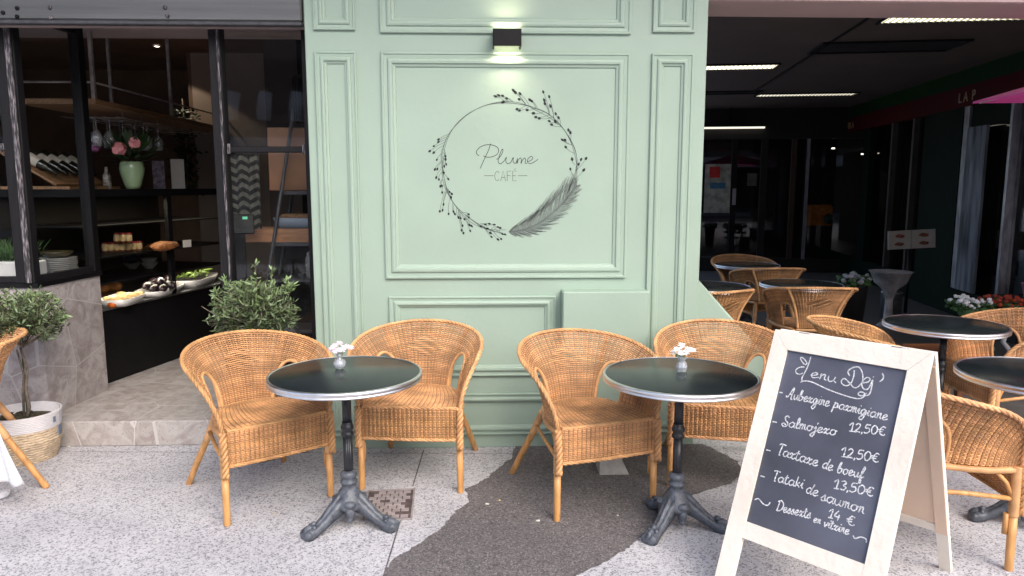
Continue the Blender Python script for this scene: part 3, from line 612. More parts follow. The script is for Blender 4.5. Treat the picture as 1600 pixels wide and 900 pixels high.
# wine rack
t = thing('wine_rack', 'sloping wooden wine display board on the counter end', 'wine rack', (-3.15, 5.7, 1.5765))
mb = MB(); mb.box(-.26, .22, -.36, .36, .0, .02); mb.build('shelf_base', M_wood, t)
SLP = math.atan2(.23, .37); MS = Matrix.Translation((.12, 0, .03)) @ Matrix.Rotation(SLP, 4, 'Y')      # local -x runs up the slope
mb = MB(); mb.box(-.44, .0, -.35, .35, -.008, .008, M=MS); mb.build('sloping_board', M_wood, t)
mb = MB(); mb.box(-.20, -.17, -.34, -.31, .0201, .185); mb.build('prop', M_wood, t)
M_bot = mat('dark_bottle_glass', (.01, .012, .01), .12, .2, 20, spec=.8); M_foil = mat('bottle_label_paper', (.55, .5, .42), .5, .1, 20)
for i in range(5):
    b = thing('wine_bottle', 'wine bottle lying on the sloping rack, %s from the window' % ('first', 'second', 'third', 'fourth', 'fifth')[i], 'bottle', (-3.15, 5.44 + i * .13, 1.5765), 0, 'bottles lying on the wine rack')
    MM = Matrix.Translation((.12, 0, .03)) @ Matrix.Rotation(SLP, 4, 'Y') @ Matrix.Translation((-.36, 0, .047)) @ Matrix.Rotation(R(90), 4, 'Y')
    mb = MB(); mb.lathe([(0, 0), (.037, 0), (.038, .008), (.038, .06)], n=14, cap=False, M=MM); mb.lathe([(.038, .1501), (.036, .19), (.015, .23), (.0145, .29), (0, .29)], n=14, cap=False, M=MM); mb.build('glass_body', M_bot, b)
    mb = MB(); mb.lathe([(.038, .06), (.0388, .061), (.0388, .149), (.038, .15)], n=14, cap=False, M=MM); mb.build('paper_label', M_foil, b)
# hanging shelf + stemware
t = thing('hanging_shelf', 'wooden shelf hung on metal rods from the ceiling above the counter', 'shelf', (-2.95, 6.8, 2.16))
mb = MB(); mb.box(-.28, .26, -1.5, 1.6, 0, .035); mb.build('board', M_wood, t)
M_rod = mat('raw_steel_rod', (.38, .33, .31), .5, .2, 20, metal=.5)
for (x, y) in ((-.26, -1.47), (.24, -1.47), (.24, -.2), (-.26, -.2), (.24, 1.2)): mb = MB(); mb.box(x - .012, x + .012, y - .012, y + .012, .036, .79 if y > -1.1 else .788); mb.build('rod', M_rod, t)
mb = MB(); mb.tube([(-.25, -1.47, .15), (.23, -1.47, .15)], .008, 6); mb.tube([(.24, -1.45, .15), (.24, 1.5, .15)], .008, 6); mb.build('guard_rail', M_rod, t)
mb = MB()
for k in range(5): mb.tube([(-.2 + k * .1, -1.1, -.05), (-.2 + k * .1, 1.2, -.05)], .003, 5)
for k in range(8): mb.tube([(-.22, -1.0 + k * .3, -.05), (.22, -1.0 + k * .3, -.05)], .003, 5); mb.tube([(.2, -1.0 + k * .3, -.05), (.2, -1.0 + k * .3, 0)], .003, 5)
mb.build('stemware_rack', M_rod, t)
wgm = MB(); wgm.lathe([(.035, 0), (.034, -.003), (.004, -.006), (.004, -.09), (.02, -.105), (.036, -.14), (.036, -.17), (.030, -.215), (.0285, -.215), (.034, -.17), (.034, -.142), (.018, -.108)], n=14, cap=False)
wg0 = None; k = 0
for r_ in range(6):
    for c_ in range(2):
        yy = 5.7 + r_ * .14; xx = -3.02 + c_ * .12 + r_ * .03
        if wg0 is None: wg0 = wgm.build('wine_glass', glass_mat('stemware', (.86, .86, .86), 3.0, .16)); o = wg0
        else: o = wg0.copy(); COL.objects.link(o)
        o.location = (xx, yy, 2.108)
        tag(o, 'clear wine glass hanging upside down under the wooden shelf, %s row from the window, %s' % (('nearest', 'second', 'third', 'fourth', 'fifth', 'farthest')[r_], ('left', 'right')[c_]), 'glass', 'wine glasses hanging from the rack')
# ivy
t = thing('trailing_ivy', 'dark green ivy trailing down the corner at the end of the hanging shelf', 'plant', (PY(293, 240, 7.6).x, 7.6, 2.25)); mb = MB(); rg = random.Random(5)
for i in range(520):
    z = -rg.uniform(0, 1) * 1.2; c = Vector((rg.gauss(0, .06), rg.gauss(-.05, .05), z * .7 + .1)); a = rg.uniform(0, 6.28); l = .022; mb.ct = rg.uniform(.1, .5); d = Vector((math.cos(a), math.sin(a) * .6, rg.uniform(-1, .3))).normalized(); s_ = d.orthogonal().normalized()
    mb.face([mb.vert(q) for q in (c - d * l, c + s_ * l * .7, c + d * l, c - s_ * l * .7)])
mb.build('leaves', M_leaf2, t); mb = MB(); mb.tube([(0, -.05, .2), (.02, -.05, -.4), (-.01, -.04, -.69)], .006, 5); mb.build('stem', M_bark, t)
# ceiling downlight
p = PZ(245, 71, 2.949); t = thing('ceiling_downlight', 'small round lit ceiling spot inside the café', 'ceiling light', (p.x, p.y, 2.949))
mb = MB(); mb.lathe([(.035, -.001), (.035, -.01), (.026, -.012), (.026, -.001)], n=20, cap=False); mb.build('trim_ring', M_white, t)
mb = MB(); mb.lathe([(.0255, -.0012), (.0255, -.008)], n=20); mb.build('lens', M_spot, t)
ld = bpy.data.lights.new('spot_glow', 'SPOT'); ld.energy = 9; ld.spot_size = R(110); ld.color = (1, .85, .65); ld.shadow_soft_size = .03; lo = bpy.data.objects.new('spot_glow', ld); COL.objects.link(lo); lo.parent = t; lo.location = (0, 0, -.02)

# ---- things behind the side window: ladder shelf etc.
t = thing('ladder_shelf', 'dark metal leaning ladder shelf behind the side window', 'shelf', (-1.3, 5.1, .161))
mb = MB()
for yy in (-.02, .28):
    mb.tube([(-.36, yy, 0), (.02, yy, 1.95)], .014, 6)
mb.build('side_rail', M_rod if False else mat('dark_grey_steel', (.06, .06, .068), .5, .1, 20), t)
for z, xl in ((.42, -.26), (.78, -.20), (1.03, -.15), (1.38, -.08)): mb = MB(); mb.box(xl, .22, -.01, .27, z, z + .025); mb.build('shelf_board', mat('dark_grey_steel', (.06, .06, .068), .5, .1, 20), t)
M_terra = mat('orange_brown_board', (.28, .14, .08), .6, .1, 5)
p0, p1 = PY(420, 200, 5.25), PY(478, 290, 5.25); mb = MB(); mb.box(p0.x, -1.07, 5.2, 5.37, 1.5665, p0.z, bev=.005); tag(mb.build('upright_board', M_terra), 'plain orange-brown wooden box standing on the upper ladder shelf', 'box')
p0, p1 = PY(386, 372, 5.15), PY(480, 397, 5.15); t = thing('wooden_crate', 'light wooden crate on the middle ladder shelf under a blue-grey tray', 'crate', ((p0.x - 1.07) / 2, 5.2, 1.217)); hw = (-1.07 - p0.x) / 2
mb = MB(); mb.box(-hw, hw, -.09, -.075, 0, .095); mb.box(-hw, hw, .085, .10, 0, .095); mb.box(-hw, -hw + .014, -.0745, .0845, 0, .095); mb.box(hw - .014, hw, -.0745, .0845, 0, .095); mb.box(-hw + .015, hw - .015, -.074, .084, 0, .01); mb.build('crate_boards', mat('pale_orange_wood', (.38, .19, .10), .6, .15, 8, stretch=(1, 6, 6)), t)
t = dish('plastic_tray', 'blue-grey plastic tray lying on the wooden crate', 'tray', (t.location.x + .05, 5.2, 1.3125), .16, .12, .07, 0, mat('blue_grey_plastic', (.23, .27, .34), .5, .05, 10)); 
mb = MB()
for i in range(4): mb.box(-.11 + i * .006, .10, -.09, .08, .071 + i * .006, .0762 + i * .006, M=Matrix.Rotation(R(3 * i - 5), 4, 'Z'))
tag(mb.build('paper_bags', M_wood, None, (t.location.x, 5.2, 1.3125)), 'pile of brown paper bags lying on the blue-grey tray', 'paper')
# lampshade
t = thing('wire_lampshade', 'black wire drum lampshade high behind the side window', 'lampshade', (-1.17, 5.05, 2.02)); mb = MB()
for z in (0, .29): mb.tube([(.10 * math.cos(a), .10 * math.sin(a), z) for a in [2 * math.pi * k / 28 for k in range(28)]], .006, 5, closed=True)
for k in range(22): a = 2 * math.pi * k / 22; mb.tube([(.10 * math.cos(a), .10 * math.sin(a), 0), (.10 * math.cos(a), .10 * math.sin(a), .29)], .0028, 4)
mb.build('wire_frame', M_black, t); mb = MB(); mb.tube([(0, 0, .2), (0, 0, .628)], .005, 5); mb.tube([(-.1, 0, .29), (.1, 0, .29)], .003, 4); mb.build('flex', M_black, t)
# herringbone towel
mt = bpy.data.materials.new('herringbone_cloth'); mt.use_nodes = True; n_ = mt.node_tree; b_ = n_.nodes['Principled BSDF']; b_.inputs['Roughness'].default_value = .9
tc = n_.nodes.new('ShaderNodeTexCoord'); sx = n_.nodes.new('ShaderNodeSeparateXYZ'); n_.links.new(tc.outputs['Object'], sx.inputs[0])
def mth(op, a, b=None):
    m = n_.nodes.new('ShaderNodeMath'); m.operation = op
    for i, q in enumerate((a, b)):
        if q is None: continue
        if isinstance(q, (int, float)): m.inputs[i].default_value = q
        else: n_.links.new(q, m.inputs[i])
    return m.outputs[0]
zz = mth('PINGPONG', sx.outputs[0], .045); st = mth('FRACT', mth('MULTIPLY', mth('ADD', sx.outputs[2], mth('MULTIPLY', zz, .7)), 17.0)); th_ = mth('GREATER_THAN', st, .5)
mx = n_.nodes.new('ShaderNodeMix'); mx.data_type = 'RGBA'; n_.links.new(th_, mx.inputs['Factor']); mx.inputs['A'].default_value = (.02, .02, .02, 1); mx.inputs['B'].default_value = (.11, .105, .09, 1); n_.links.new(mx.outputs['Result'], b_.inputs['Base Color'])
mb = MB(); nn_ = 24; rows = []
for j in range(12):
    z = -j * .044; rows.append([(mb.vert((-.13 + .24 * i / nn_, .018 * math.sin(i * .9 + j * .06), z)), mb.vert((-.13 + .24 * i / nn_, .018 * math.sin(i * .9 + j * .06) + .004, z))) for i in range(nn_ + 1)])
for j in range(11):
    for i in range(nn_):
        for s_ in (0, 1): mb.face([rows[j][i][s_], rows[j][i + 1][s_], rows[j + 1][i + 1][s_], rows[j + 1][i][s_]], True)
tag(mb.build('herringbone_apron', mt, None, (PY(380, 300, 4.95).x, 4.95, 1.80)), 'hanging cloth apron with a grey herringbone pattern behind the side window', 'apron')
t = thing('card_terminal', 'black tablet with a small green lit screen behind the side window', 'terminal', (PY(374, 350, 4.85).x, 4.85, 1.29), R(15)); mb = MB(); mb.box(-.09, .09, -.01, .01, 0, .13, M=Matrix.Rotation(R(-15), 4, 'X'), bev=.004); mb.build('casing', M_black, t)
mb = MB(); mb.box(.02, .05, -.0125, -.0105, .095, .112, M=Matrix.Rotation(R(-15), 4, 'X')); mb.build('screen', mat('green_screen', (.05, .4, .2), .4, emis=(.05, .6, .35), estr=.18), t)
mb = MB(); mb.box(-.03, .03, -.03, .06, -1.129, -.001); mb.build('stand', M_black, t)
for i, (x, r_) in enumerate(((-1.20, .055), (-1.09 - .02, .045))):
    lathe_thing('glass_jar', ['wide glass storage jar on the lower ladder shelf', 'narrow glass storage jar right of the wide one on the lower ladder shelf'][i], 'jar', (x, 5.13 + .04 * i, .967), [(0, 0), (r_, 0), (r_, .14), (r_ * .8, .16), (r_ * .8, .18), (0, .18)], glass_mat('stemware', (.8, .8, .8), 3), 'glass jars on the ladder shelf')
t = thing('document_boxes', 'dark storage cupboard at the foot of the ladder shelf', 'cupboard', (-1.3, 5.5, .161)); mb = MB(); mb.box(-.27, .24, 0, .3, 0, 1.0); mb.build('carcass', M_dark, t)

# ================================================================ COVERED PASSAGE (right)
PA = R(9.3); PD = Vector((math.sin(PA), math.cos(PA), 0)); PR = Vector((math.cos(PA), -math.sin(PA), 0))
Mp = Matrix.Translation((1.284, 4.80, 0)) @ Matrix.Rotation(-PA, 4, 'Z')   # local x across, local y into the passage
def toL(p): return Mp.inverted() @ Vector(p)
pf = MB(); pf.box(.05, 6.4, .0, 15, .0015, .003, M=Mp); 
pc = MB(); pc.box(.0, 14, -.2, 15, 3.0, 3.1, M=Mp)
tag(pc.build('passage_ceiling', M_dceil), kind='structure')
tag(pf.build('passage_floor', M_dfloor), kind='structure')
# ceiling seams as raised strips, dark recess
mb = MB()
for (a, b) in (((1373, 17), (1177, 143)),):
    A = PZ(*a, 2.998); B = PZ(*b, 2.998); d = (B - A).normalized(); n = Vector((-d.y, d.x, 0)) * .012; i = [mb.vert(q) for q in (A - n, B - n, B + n, A + n)]; mb.face(i); j = [mb.vert(q + Vector((0, 0, -.012))) for q in (A - n, B - n, B + n, A + n)]; mb.face(j[::-1])
    for k in range(4): mb.face([i[k], j[k], j[(k + 1) % 4], i[(k + 1) % 4]])
tag(mb.build('ceiling_joint', M_black), 'narrow dark joint strip along the passage ceiling', 'strip')
def ceil_box(name, label, cat, cpx, wx, wy, m, frame=True, group=None, lit=True):
    c = toL(PZ(*cpx, 3.0)); t = thing(name, label, cat, PZ(*cpx, 2.999), -PA, group)
    mb = MB(); mb.box(-wx / 2 - .02, wx / 2 + .02, -wy / 2 - .02, -wy / 2, -.02, 0); mb.box(-wx / 2 - .02, wx / 2 + .02, wy / 2, wy / 2 + .02, -.02, 0); mb.box(-wx / 2 - .02, -wx / 2, -wy / 2 + .001, wy / 2 - .001, -.02, 0); mb.box(wx / 2, wx / 2 + .02, -wy / 2 + .001, wy / 2 - .001, -.02, 0); mb.build('frame', M_black, t)
    if lit:
        mb = MB(); mb.box(-wx / 2 + .001, wx / 2 - .001, -wy / 2 + .001, wy / 2 - .001, -.008, -.002); mb.build('diffuser', m, t)
        mb = MB(); k = int(wx / .05)
        for i in range(k): x = -wx / 2 + wx * (i + .5) / k; mb.box(x - .003, x + .003, -wy / 2 + .002, wy / 2 - .002, -.018, -.0085)
        mb.build('louvre', mat('louvre_white', (.5, .48, .36), .5), t)
    else:
        mb = MB(); mb.box(-wx / 2 + .001, wx / 2 - .001, -wy / 2 + .001, wy / 2 - .001, -.006, -.002); mb.build('opening', m, t)
    return t
G = 'strip lights in the passage ceiling'
ceil_box('ceiling_light', 'nearest and largest lit fluorescent panel, at the top right of the passage ceiling', 'ceiling light', (1530, 23), 1.45, .36, M_lit, group=G)
ceil_box('ceiling_light', 'short lit strip in the passage ceiling touching the green wall, second nearest', 'ceiling light', (1130, 104), 1.2, .34, M_lit, group=G)
ceil_box('ceiling_light', 'long thin lit strip in mid-passage ceiling', 'ceiling light', (1259, 147), 1.45, .30, M_lit2, group=G)
t = thing('ceiling_light', 'farthest thin lit strip, lowest of the passage lights beside the green wall', 'ceiling light', PY(1140, 201, 13.6), -PA, G)
mb = MB(); mb.box(-.75, .62, -.03, .03, 0, .03); mb.build('tube', M_lit2, t); mb = MB(); mb.box(-.78, .65, -.05, .05, .031, .05); mb.box(-.02, .02, -.02, .02, .051, 2.999 - t.location.z); mb.build('housing', M_black, t)
ceil_box('ceiling_hole', 'dark open panel with a pale edge in the passage ceiling', 'ceiling panel', (1385, 72), 1.35, .55, M_dark, lit=False)
ceil_box('ceiling_hole', 'small dark unlit panel of the passage ceiling left of the long strip', 'ceiling panel', (1140, 144), .9, .25, M_dark, lit=False)

# shop along the right side of the passage
P0 = Vector((5.911, 8.953, 0)); Ms = Matrix.Translation(P0) @ Matrix.Rotation(math.atan2(PD.y, PD.x), 4, 'Z')   # local x into the passage
rs = thing('corner_shop_front', 'dark shop front with a deep red fascia along the right side of the passage', 'shop front')
rs.matrix_world = Ms
def SB(name, m, x0, x1, y0, y1, z0, z1, par=None):
    mb = MB(); mb.box(x0, x1, y0, y1, z0, z1); return mb.build(name, m, par or rs)
SB('fascia', M_red, -4.4, 6.0, -.04, .10, 2.55, 2.80); SB('green_band', mat('green_band', (.005, .028, .005), .7, spec=.1), -4.4, 6.0, -.03, .10, 2.801, 2.998)
SB('dado', M_dgreen, -4.4, 6.0, -.02, .08, .004, .34)
SB('corner_pillar', M_dgreen, .0, 1.1, -.025, .10, .341, 2.549); SB('end_pillar', M_dgreen, 3.2, 3.5, -.025, .10, .341, 2.549)
SB('bright_frame', mat('bare_aluminium', (.34, .34, .38), .35, .2, 20, metal=.7, stretch=(1, 1, .3)), -.14, -.001, -.03, .09, .341, 2.549)
SB('bright_frame', mat('bare_aluminium', (.34, .34, .38), .35, .2, 20, metal=.7), -1.12, -1.07, -.03, .09, .341, 2.549)
SB('glass_pane', M_dglass, -1.069, -.141, .0, .006, .341, 2.30); SB('top_rail', M_dgreen, -1.069, -.141, -.01, .06, 2.301, 2.549); SB('glass_pane', M_dglass, -4.4, -1.121, .0, .006, .341, 2.549)
SB('glass_pane', M_dglass, 1.101, 3.199, .0, .006, .341, 2.549)
for x in (1.5, 2.3): SB('mullion', mat('grey_brown_frame', (.06, .05, .045), .5), x, x + .06, -.02, .08, .342, 2.548)
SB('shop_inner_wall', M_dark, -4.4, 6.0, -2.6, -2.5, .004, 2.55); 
SB('pale_reflection_panel', mat('pale_reflection_tone', (.24, .25, .29), .9, .1, 2.2, stretch=(5, 1, .8), dark=(.02, .022, .026), ramp=(.25, .8), detail=2), -.62, -.16, .08, .11, .345, 2.29)  # added panel, its streaky pale colour standing in for reflected daylight
def text_obj(body, size, m, M_, par, name='lettering', ext=.004):
    c = bpy.data.curves.new(name, 'FONT'); c.body = body; c.size = size; c.extrude = ext; o = bpy.data.objects.new(name, c); COL.objects.link(o)
    me = bpy.data.meshes.new_from_object(o); bpy.data.objects.remove(o); bpy.data.curves.remove(c)
    me.materials.clear(); me.materials.append(m); me.transform(M_); o = bpy.data.objects.new(name, me); COL.objects.link(o); o.parent = par; return o
# letters read from the passage side: run from far to near
RM = Matrix.Rotation(R(180), 4, 'Z') @ Matrix.Rotation(R(90), 4, 'X')
text_obj('L A  P', .17, M_gold, Matrix.Translation((.15, .045 + .06, 2.61)) @ RM, rs)
text_obj('SERR A', .17, M_gold, Matrix.Translation((4.6, .045 + .06, 2.61)) @ RM, rs)

# glazed back of the passage
bw = thing('passage_back_wall', 'dark glazed shop fronts closing the far end of the covered passage', 'shop front')
bw.matrix_world = Mp @ Matrix.Translation((0, 9.3, 0))
def BB(name, m, x0, x1, y0, y1, z0, z1): return SB(name, m, x0, x1, y0, y1, z0, z1, bw)
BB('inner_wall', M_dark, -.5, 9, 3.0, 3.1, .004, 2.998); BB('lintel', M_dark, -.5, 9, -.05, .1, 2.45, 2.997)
BB('dado', M_dark, .9, 9, -.02, .05, .004, .25)
def bxl(u): q = toL(PY(u, 330, 14.2)); return q.x
for i, (u, w, m) in enumerate(((1137, .10, M_black), (1180, .12, M_dark), (1222, .09, mat('brown_post', (.055, .025, .015), .6)), (1242, .05, mat('bare_aluminium', (.34, .34, .38), .35)), (1380, .09, mat('grey_brown_frame', (.06, .05, .045), .5)), (1410, .08, mat('grey_brown_frame', (.06, .05, .045), .5)))):
    x = bxl(u); BB('mullion', m, x - w / 2, x + w / 2, -.04, .05, .251, 2.449)
BB('glass_pane', M_dglass, .9, 6.2, .0, .006, .251, 2.449)
x = bxl(1115); BB('lit_shop_panel', mat('lit_shop_tone', (.45, .41, .33), .7, .3, 6), x - .25, x + .22, -.015, -.005, 1.1, 2.0)  # pale panel colour stands in for the glow of a lit shop interior
mb = MB(); mb.box(x - .17, x + .02, -.022, -.016, 1.75, 1.95); mb.build('red_poster', mat('poster_red', (.60, .02, .02), .6), bw)
mb = MB(); mb.box(x - .15, x + .13, -.022, -.016, 1.55, 1.66); mb.build('blue_poster', mat('poster_blue', (.06, .18, .28), .6), bw)
x = bxl(1138 + 0); mb = MB(); mb.box(x - .03, x + .03, -.09, -.06, 1.25, 1.55); mb.build('door_handle', mat('pale_handle', (.35, .30, .32), .4), bw)
x = bxl(1164); mb = MB(); mb.box(x - .09, x + .08, -.022, -.016, 1.60, 1.83); mb.build('paper_notice', mat('notice_paper', (.10, .085, .075), .7), bw)
# menu board with food pictures
p = PY(1424, 374, 9.0); t = thing('picture_menu', 'open white menu board with four food pictures in the passage', 'menu board', p, R(-14)); mb = MB(); k = Matrix.Rotation(R(6), 4, 'Y')
mb.box(-.27, -.004, -.01, .01, -.115, .115, M=Matrix.Rotation(R(-4), 4, 'Y')); mb.box(.004, .27, -.01, .01, -.115, .115, M=Matrix.Rotation(R(-4), 4, 'Y')); mb.build('board', mat('menu_paper', (.45, .40, .35), .6, .08, 8), t)
for (x, z) in ((-.14, .04), (-.14, -.06), (.13, .06), (.14, -.04)):
    mb = MB(); mb.blob((x, -.014, z), .055, 10, 6, (1, .03, .42), .15, 3); mb.build('food_picture', mat('food_print', (.22, .06, .03), .6, .4, 40), t)
mb = MB(); mb.tube([(0, .03, -.11), (0, .03, -p.z + .004)], .02, 8); mb.build('post', M_black, t)

# amber lamp inside the far shop
p = PY(1283, 338, 16); t = thing('amber_lamp', 'dim amber lamp glowing deep inside the far shop', 'lamp', p); mb = MB(); mb.box(-.32, .22, -.1, .1, -.2, .25, bev=.04); mb.build('shade', mat('amber_shade', (.2, .08, .02), .6, .6, 12, emis=(.5, .16, .02), estr=.035), t)
mb = MB(); mb.lathe([(.03, -1.8), (.03, -.2)], n=8); mb.build('stem', M_black, t)
mb = MB(); mb.blob((.10, -.16, -.05), .12); mb.build('round_vase', mat('teal_glaze', (.03, .10, .09), .4), t)
for i, (u, v) in enumerate(((1302, 231), (1348, 240), (1371, 239))):
    p = PY(u, v, 15.0); t = thing('small_spotlight', 'tiny white spotlight in the far dark shop, %s of three' % ('left', 'middle', 'right')[i], 'spotlight', p); mb = MB(); mb.lathe([(.03, 0), (.03, -.02)], n=12); mb.build('lens', M_spot, t); mb = MB(); mb.lathe([(.035, .001), (.02, .05), (.01, 2.9 - p.z if p.z < 2.85 else .1)], n=10); mb.build('stem', M_black, t)

# ================================================================ WICKER CHAIR
RIMP = [(-.262, -.004, .455), (-.272, .0, .52), (-.297, .015, .60), (-.325, .055, .668), (-.345, .14, .718), (-.345, .26, .752), (-.31, .38, .778), (-.235, .49, .796), (-.125, .565, .808), (0, .59, .812)]
RIMT = [-1, -.93, -.85, -.77, -.66, -.54, -.41, -.27, -.13, 0]
BOTP = [(-.256, .006, .452), (-.256, .02, .452), (-.256, .05, .452), (-.254, .10, .452), (-.24, .19, .453), (-.21, .28, .454), (-.175, .37, .456), (-.13, .415, .458), (-.065, .435, .46), (0, .44, .46)]
def lerp_tab(t, T, Pp):
    s_ = -1 if t < 0 else 1; a = -abs(t)
    for i in range(len(T) - 1):
        if a <= T[i + 1] + 1e-9:
            k = (a - T[i]) / (T[i + 1] - T[i]); p0 = Pp[max(0, i - 1)]; p1 = Pp[i]; p2 = Pp[i + 1]; p3 = Pp[i + 2] if i + 2 < len(Pp) else (-Pp[-2][0], Pp[-2][1], Pp[-2][2])
            q = [.5 * ((2 * B) + (-A + Cc) * k + (2 * A - 5 * B + 4 * Cc - D) * k * k + (-A + 3 * B - 3 * Cc + D) * k ** 3) for A, B, Cc, D in zip(p0, p1, p2, p3)]
            return Vector((q[0] * (-s_), q[1], q[2])) if s_ > 0 else Vector(q)
    return Vector(Pp[-1])
def RIM(t): return lerp_tab(t, RIMT, RIMP)
def BOT(t): return lerp_tab(t, RIMT, BOTP)
def SURF(t, s):
    b = BOT(t); r = RIM(t); p = b.lerp(r, s)
    out = Vector((r.x - 0, r.y - .25, 0)); out = out.normalized() if out.length > 0 else out
    return p - out * .030 * math.sin(math.pi * s) * (1 - abs(t) ** 3)          # the back is slightly hollow
def NRM(f, t, s):
    e = .01; a = f(min(1, t + e), s) - f(max(-1, t - e), s); b = f(t, min(1, s + e)) - f(t, max(0, s - e)); n = a.cross(b); return n.normalized() if n.length > 1e-9 else Vector((0, 1, 0))
HC, HW, HS = .41, .13, .62
def in_hole(t, s): a = abs(t); return ((abs(a - HC) / HW) ** 2.4 + (s / HS) ** 2.4) < 1
def weave(mb, f, tvals, rows, mask, th=.0020, hh=.0037, amp=.0046, diamond=None, tintf=None):
    """real basket weave: every weft strand goes over and under the stakes"""
    nt_ = len(tvals) - 1
    for ri, (s0) in enumerate(rows):
        mb.ct = rnd.uniform(.80, 1.12); seg = []
        c_ = mb.ct; mb.ct = (c_, c_ * rnd.uniform(.96, 1.02), c_ * rnd.uniform(.9, 1.05))
        base = mb.ct
        def flush(seg):
            if len(seg) < 2: return
            for i in range(len(seg) - 1):
                A, B = seg[i], seg[i + 1]
                for k in range(4): mb.face([A[k], A[(k + 1) % 4], B[(k + 1) % 4], B[k]], True)
        for j in range(2 * nt_ + 1):
            k = j // 2; t = tvals[k] if j % 2 == 0 else (tvals[k] + tvals[k + 1]) / 2
            if mask and mask(t, s0): flush(seg); seg = []; continue
            p = f(t, s0); n = NRM(f, t, s0); e = .012
            up = f(t, min(1, s0 + e)) - f(t, max(0, s0 - e)); up = up.normalized() if up.length > 1e-9 else Vector((0, 0, 1))
            ph = math.cos(math.pi * j / 2) * .95 + math.cos(math.pi * (j / 2 + ri)) * .4; lift = 0
            if diamond and diamond(t, s0): ph = math.cos(math.pi * (j / 8 + ri * .5)) * 1.1; lift = .004
            q = p + n * (amp * ph) - n * lift * -1
            seg.append([mb.vert(q + up * hh), mb.vert(q + n * th), mb.vert(q - up * hh), mb.vert(q - n * th)])
        flush(seg)
    mb.ct = 1.0
def stakes(mb, f, tvals, s0, s1, mask, r=.0026, ns=14):
    for t in tvals:
        mb.ct = rnd.uniform(.5, .75); seg = []  # stakes tinted darker, painting shade into the gaps of the weave
        for j in range(ns + 1):
            s_ = s0 + (s1 - s0) * j / ns
            if mask and mask(t, s_):
                if len(seg) > 1: mb.tube(seg, r, 4, cap=False)
                seg = []; continue
            seg.append(f(t, s_))
        if len(seg) > 1: mb.tube(seg, r, 4, cap=False)
    mb.ct = 1.0
def twist(mb, path, R0=.007, r=.0062, turns=None, strands=3, step=.010, n=5):
    path = [Vector(p) for p in path]; L = 0; out = [path[0]]; acc = [0]
    for i in range(1, len(path)): L += (path[i] - path[i - 1]).length; acc.append(L)
    m = max(3, int(L / step)); res = []
    i = 0
    for k in range(m + 1):
        d = L * k / m
        while i < len(path) - 2 and acc[i + 1] < d: i += 1
        q = (d - acc[i]) / max(1e-9, acc[i + 1] - acc[i]); res.append((path[i].lerp(path[i + 1], q), d))
    nrm = None
    frames = []
    for k in range(len(res)):
        a = res[max(0, k - 1)][0]; b = res[min(len(res) - 1, k + 1)][0]; t = (b - a).normalized()
        if nrm is None: nrm = t.orthogonal().normalized()
        nrm = (nrm - t * nrm.dot(t)).normalized(); frames.append((res[k][0], nrm.copy(), t.cross(nrm), res[k][1]))
    for s_ in range(strands):
        mb.ct = rnd.uniform(.88, 1.12)
        mb.tube([p + (n1 * math.cos(d / .028 * 2 + s_ * 2 * math.pi / strands) + n2 * math.sin(d / .028 * 2 + s_ * 2 * math.pi / strands)) * R0 for p, n1, n2, d in frames], r, n, cap=True)
    mb.ct = 1.0
def wrapped(mb, path, r, pitch=.0055, n=8):
    """pole wound with flat cane: ribbed tube"""
    path = [Vector(p) for p in path]; L = sum((path[i] - path[i - 1]).length for i in range(1, len(path))); m = max(4, int(L / pitch)); pts = []; i = 0; acc = 0; seg = (path[1] - path[0]).length
    for k in range(m + 1):
        d = L * k / m
        while i < len(path) - 2 and acc + seg < d: acc += seg; i += 1; seg = (path[i + 1] - path[i]).length
        pts.append(path[i].lerp(path[i + 1], min(1, (d - acc) / max(seg, 1e-9))))
    mb.tube(pts, [r * (1.05 if k % 2 else .93) for k in range(m + 1)], n)
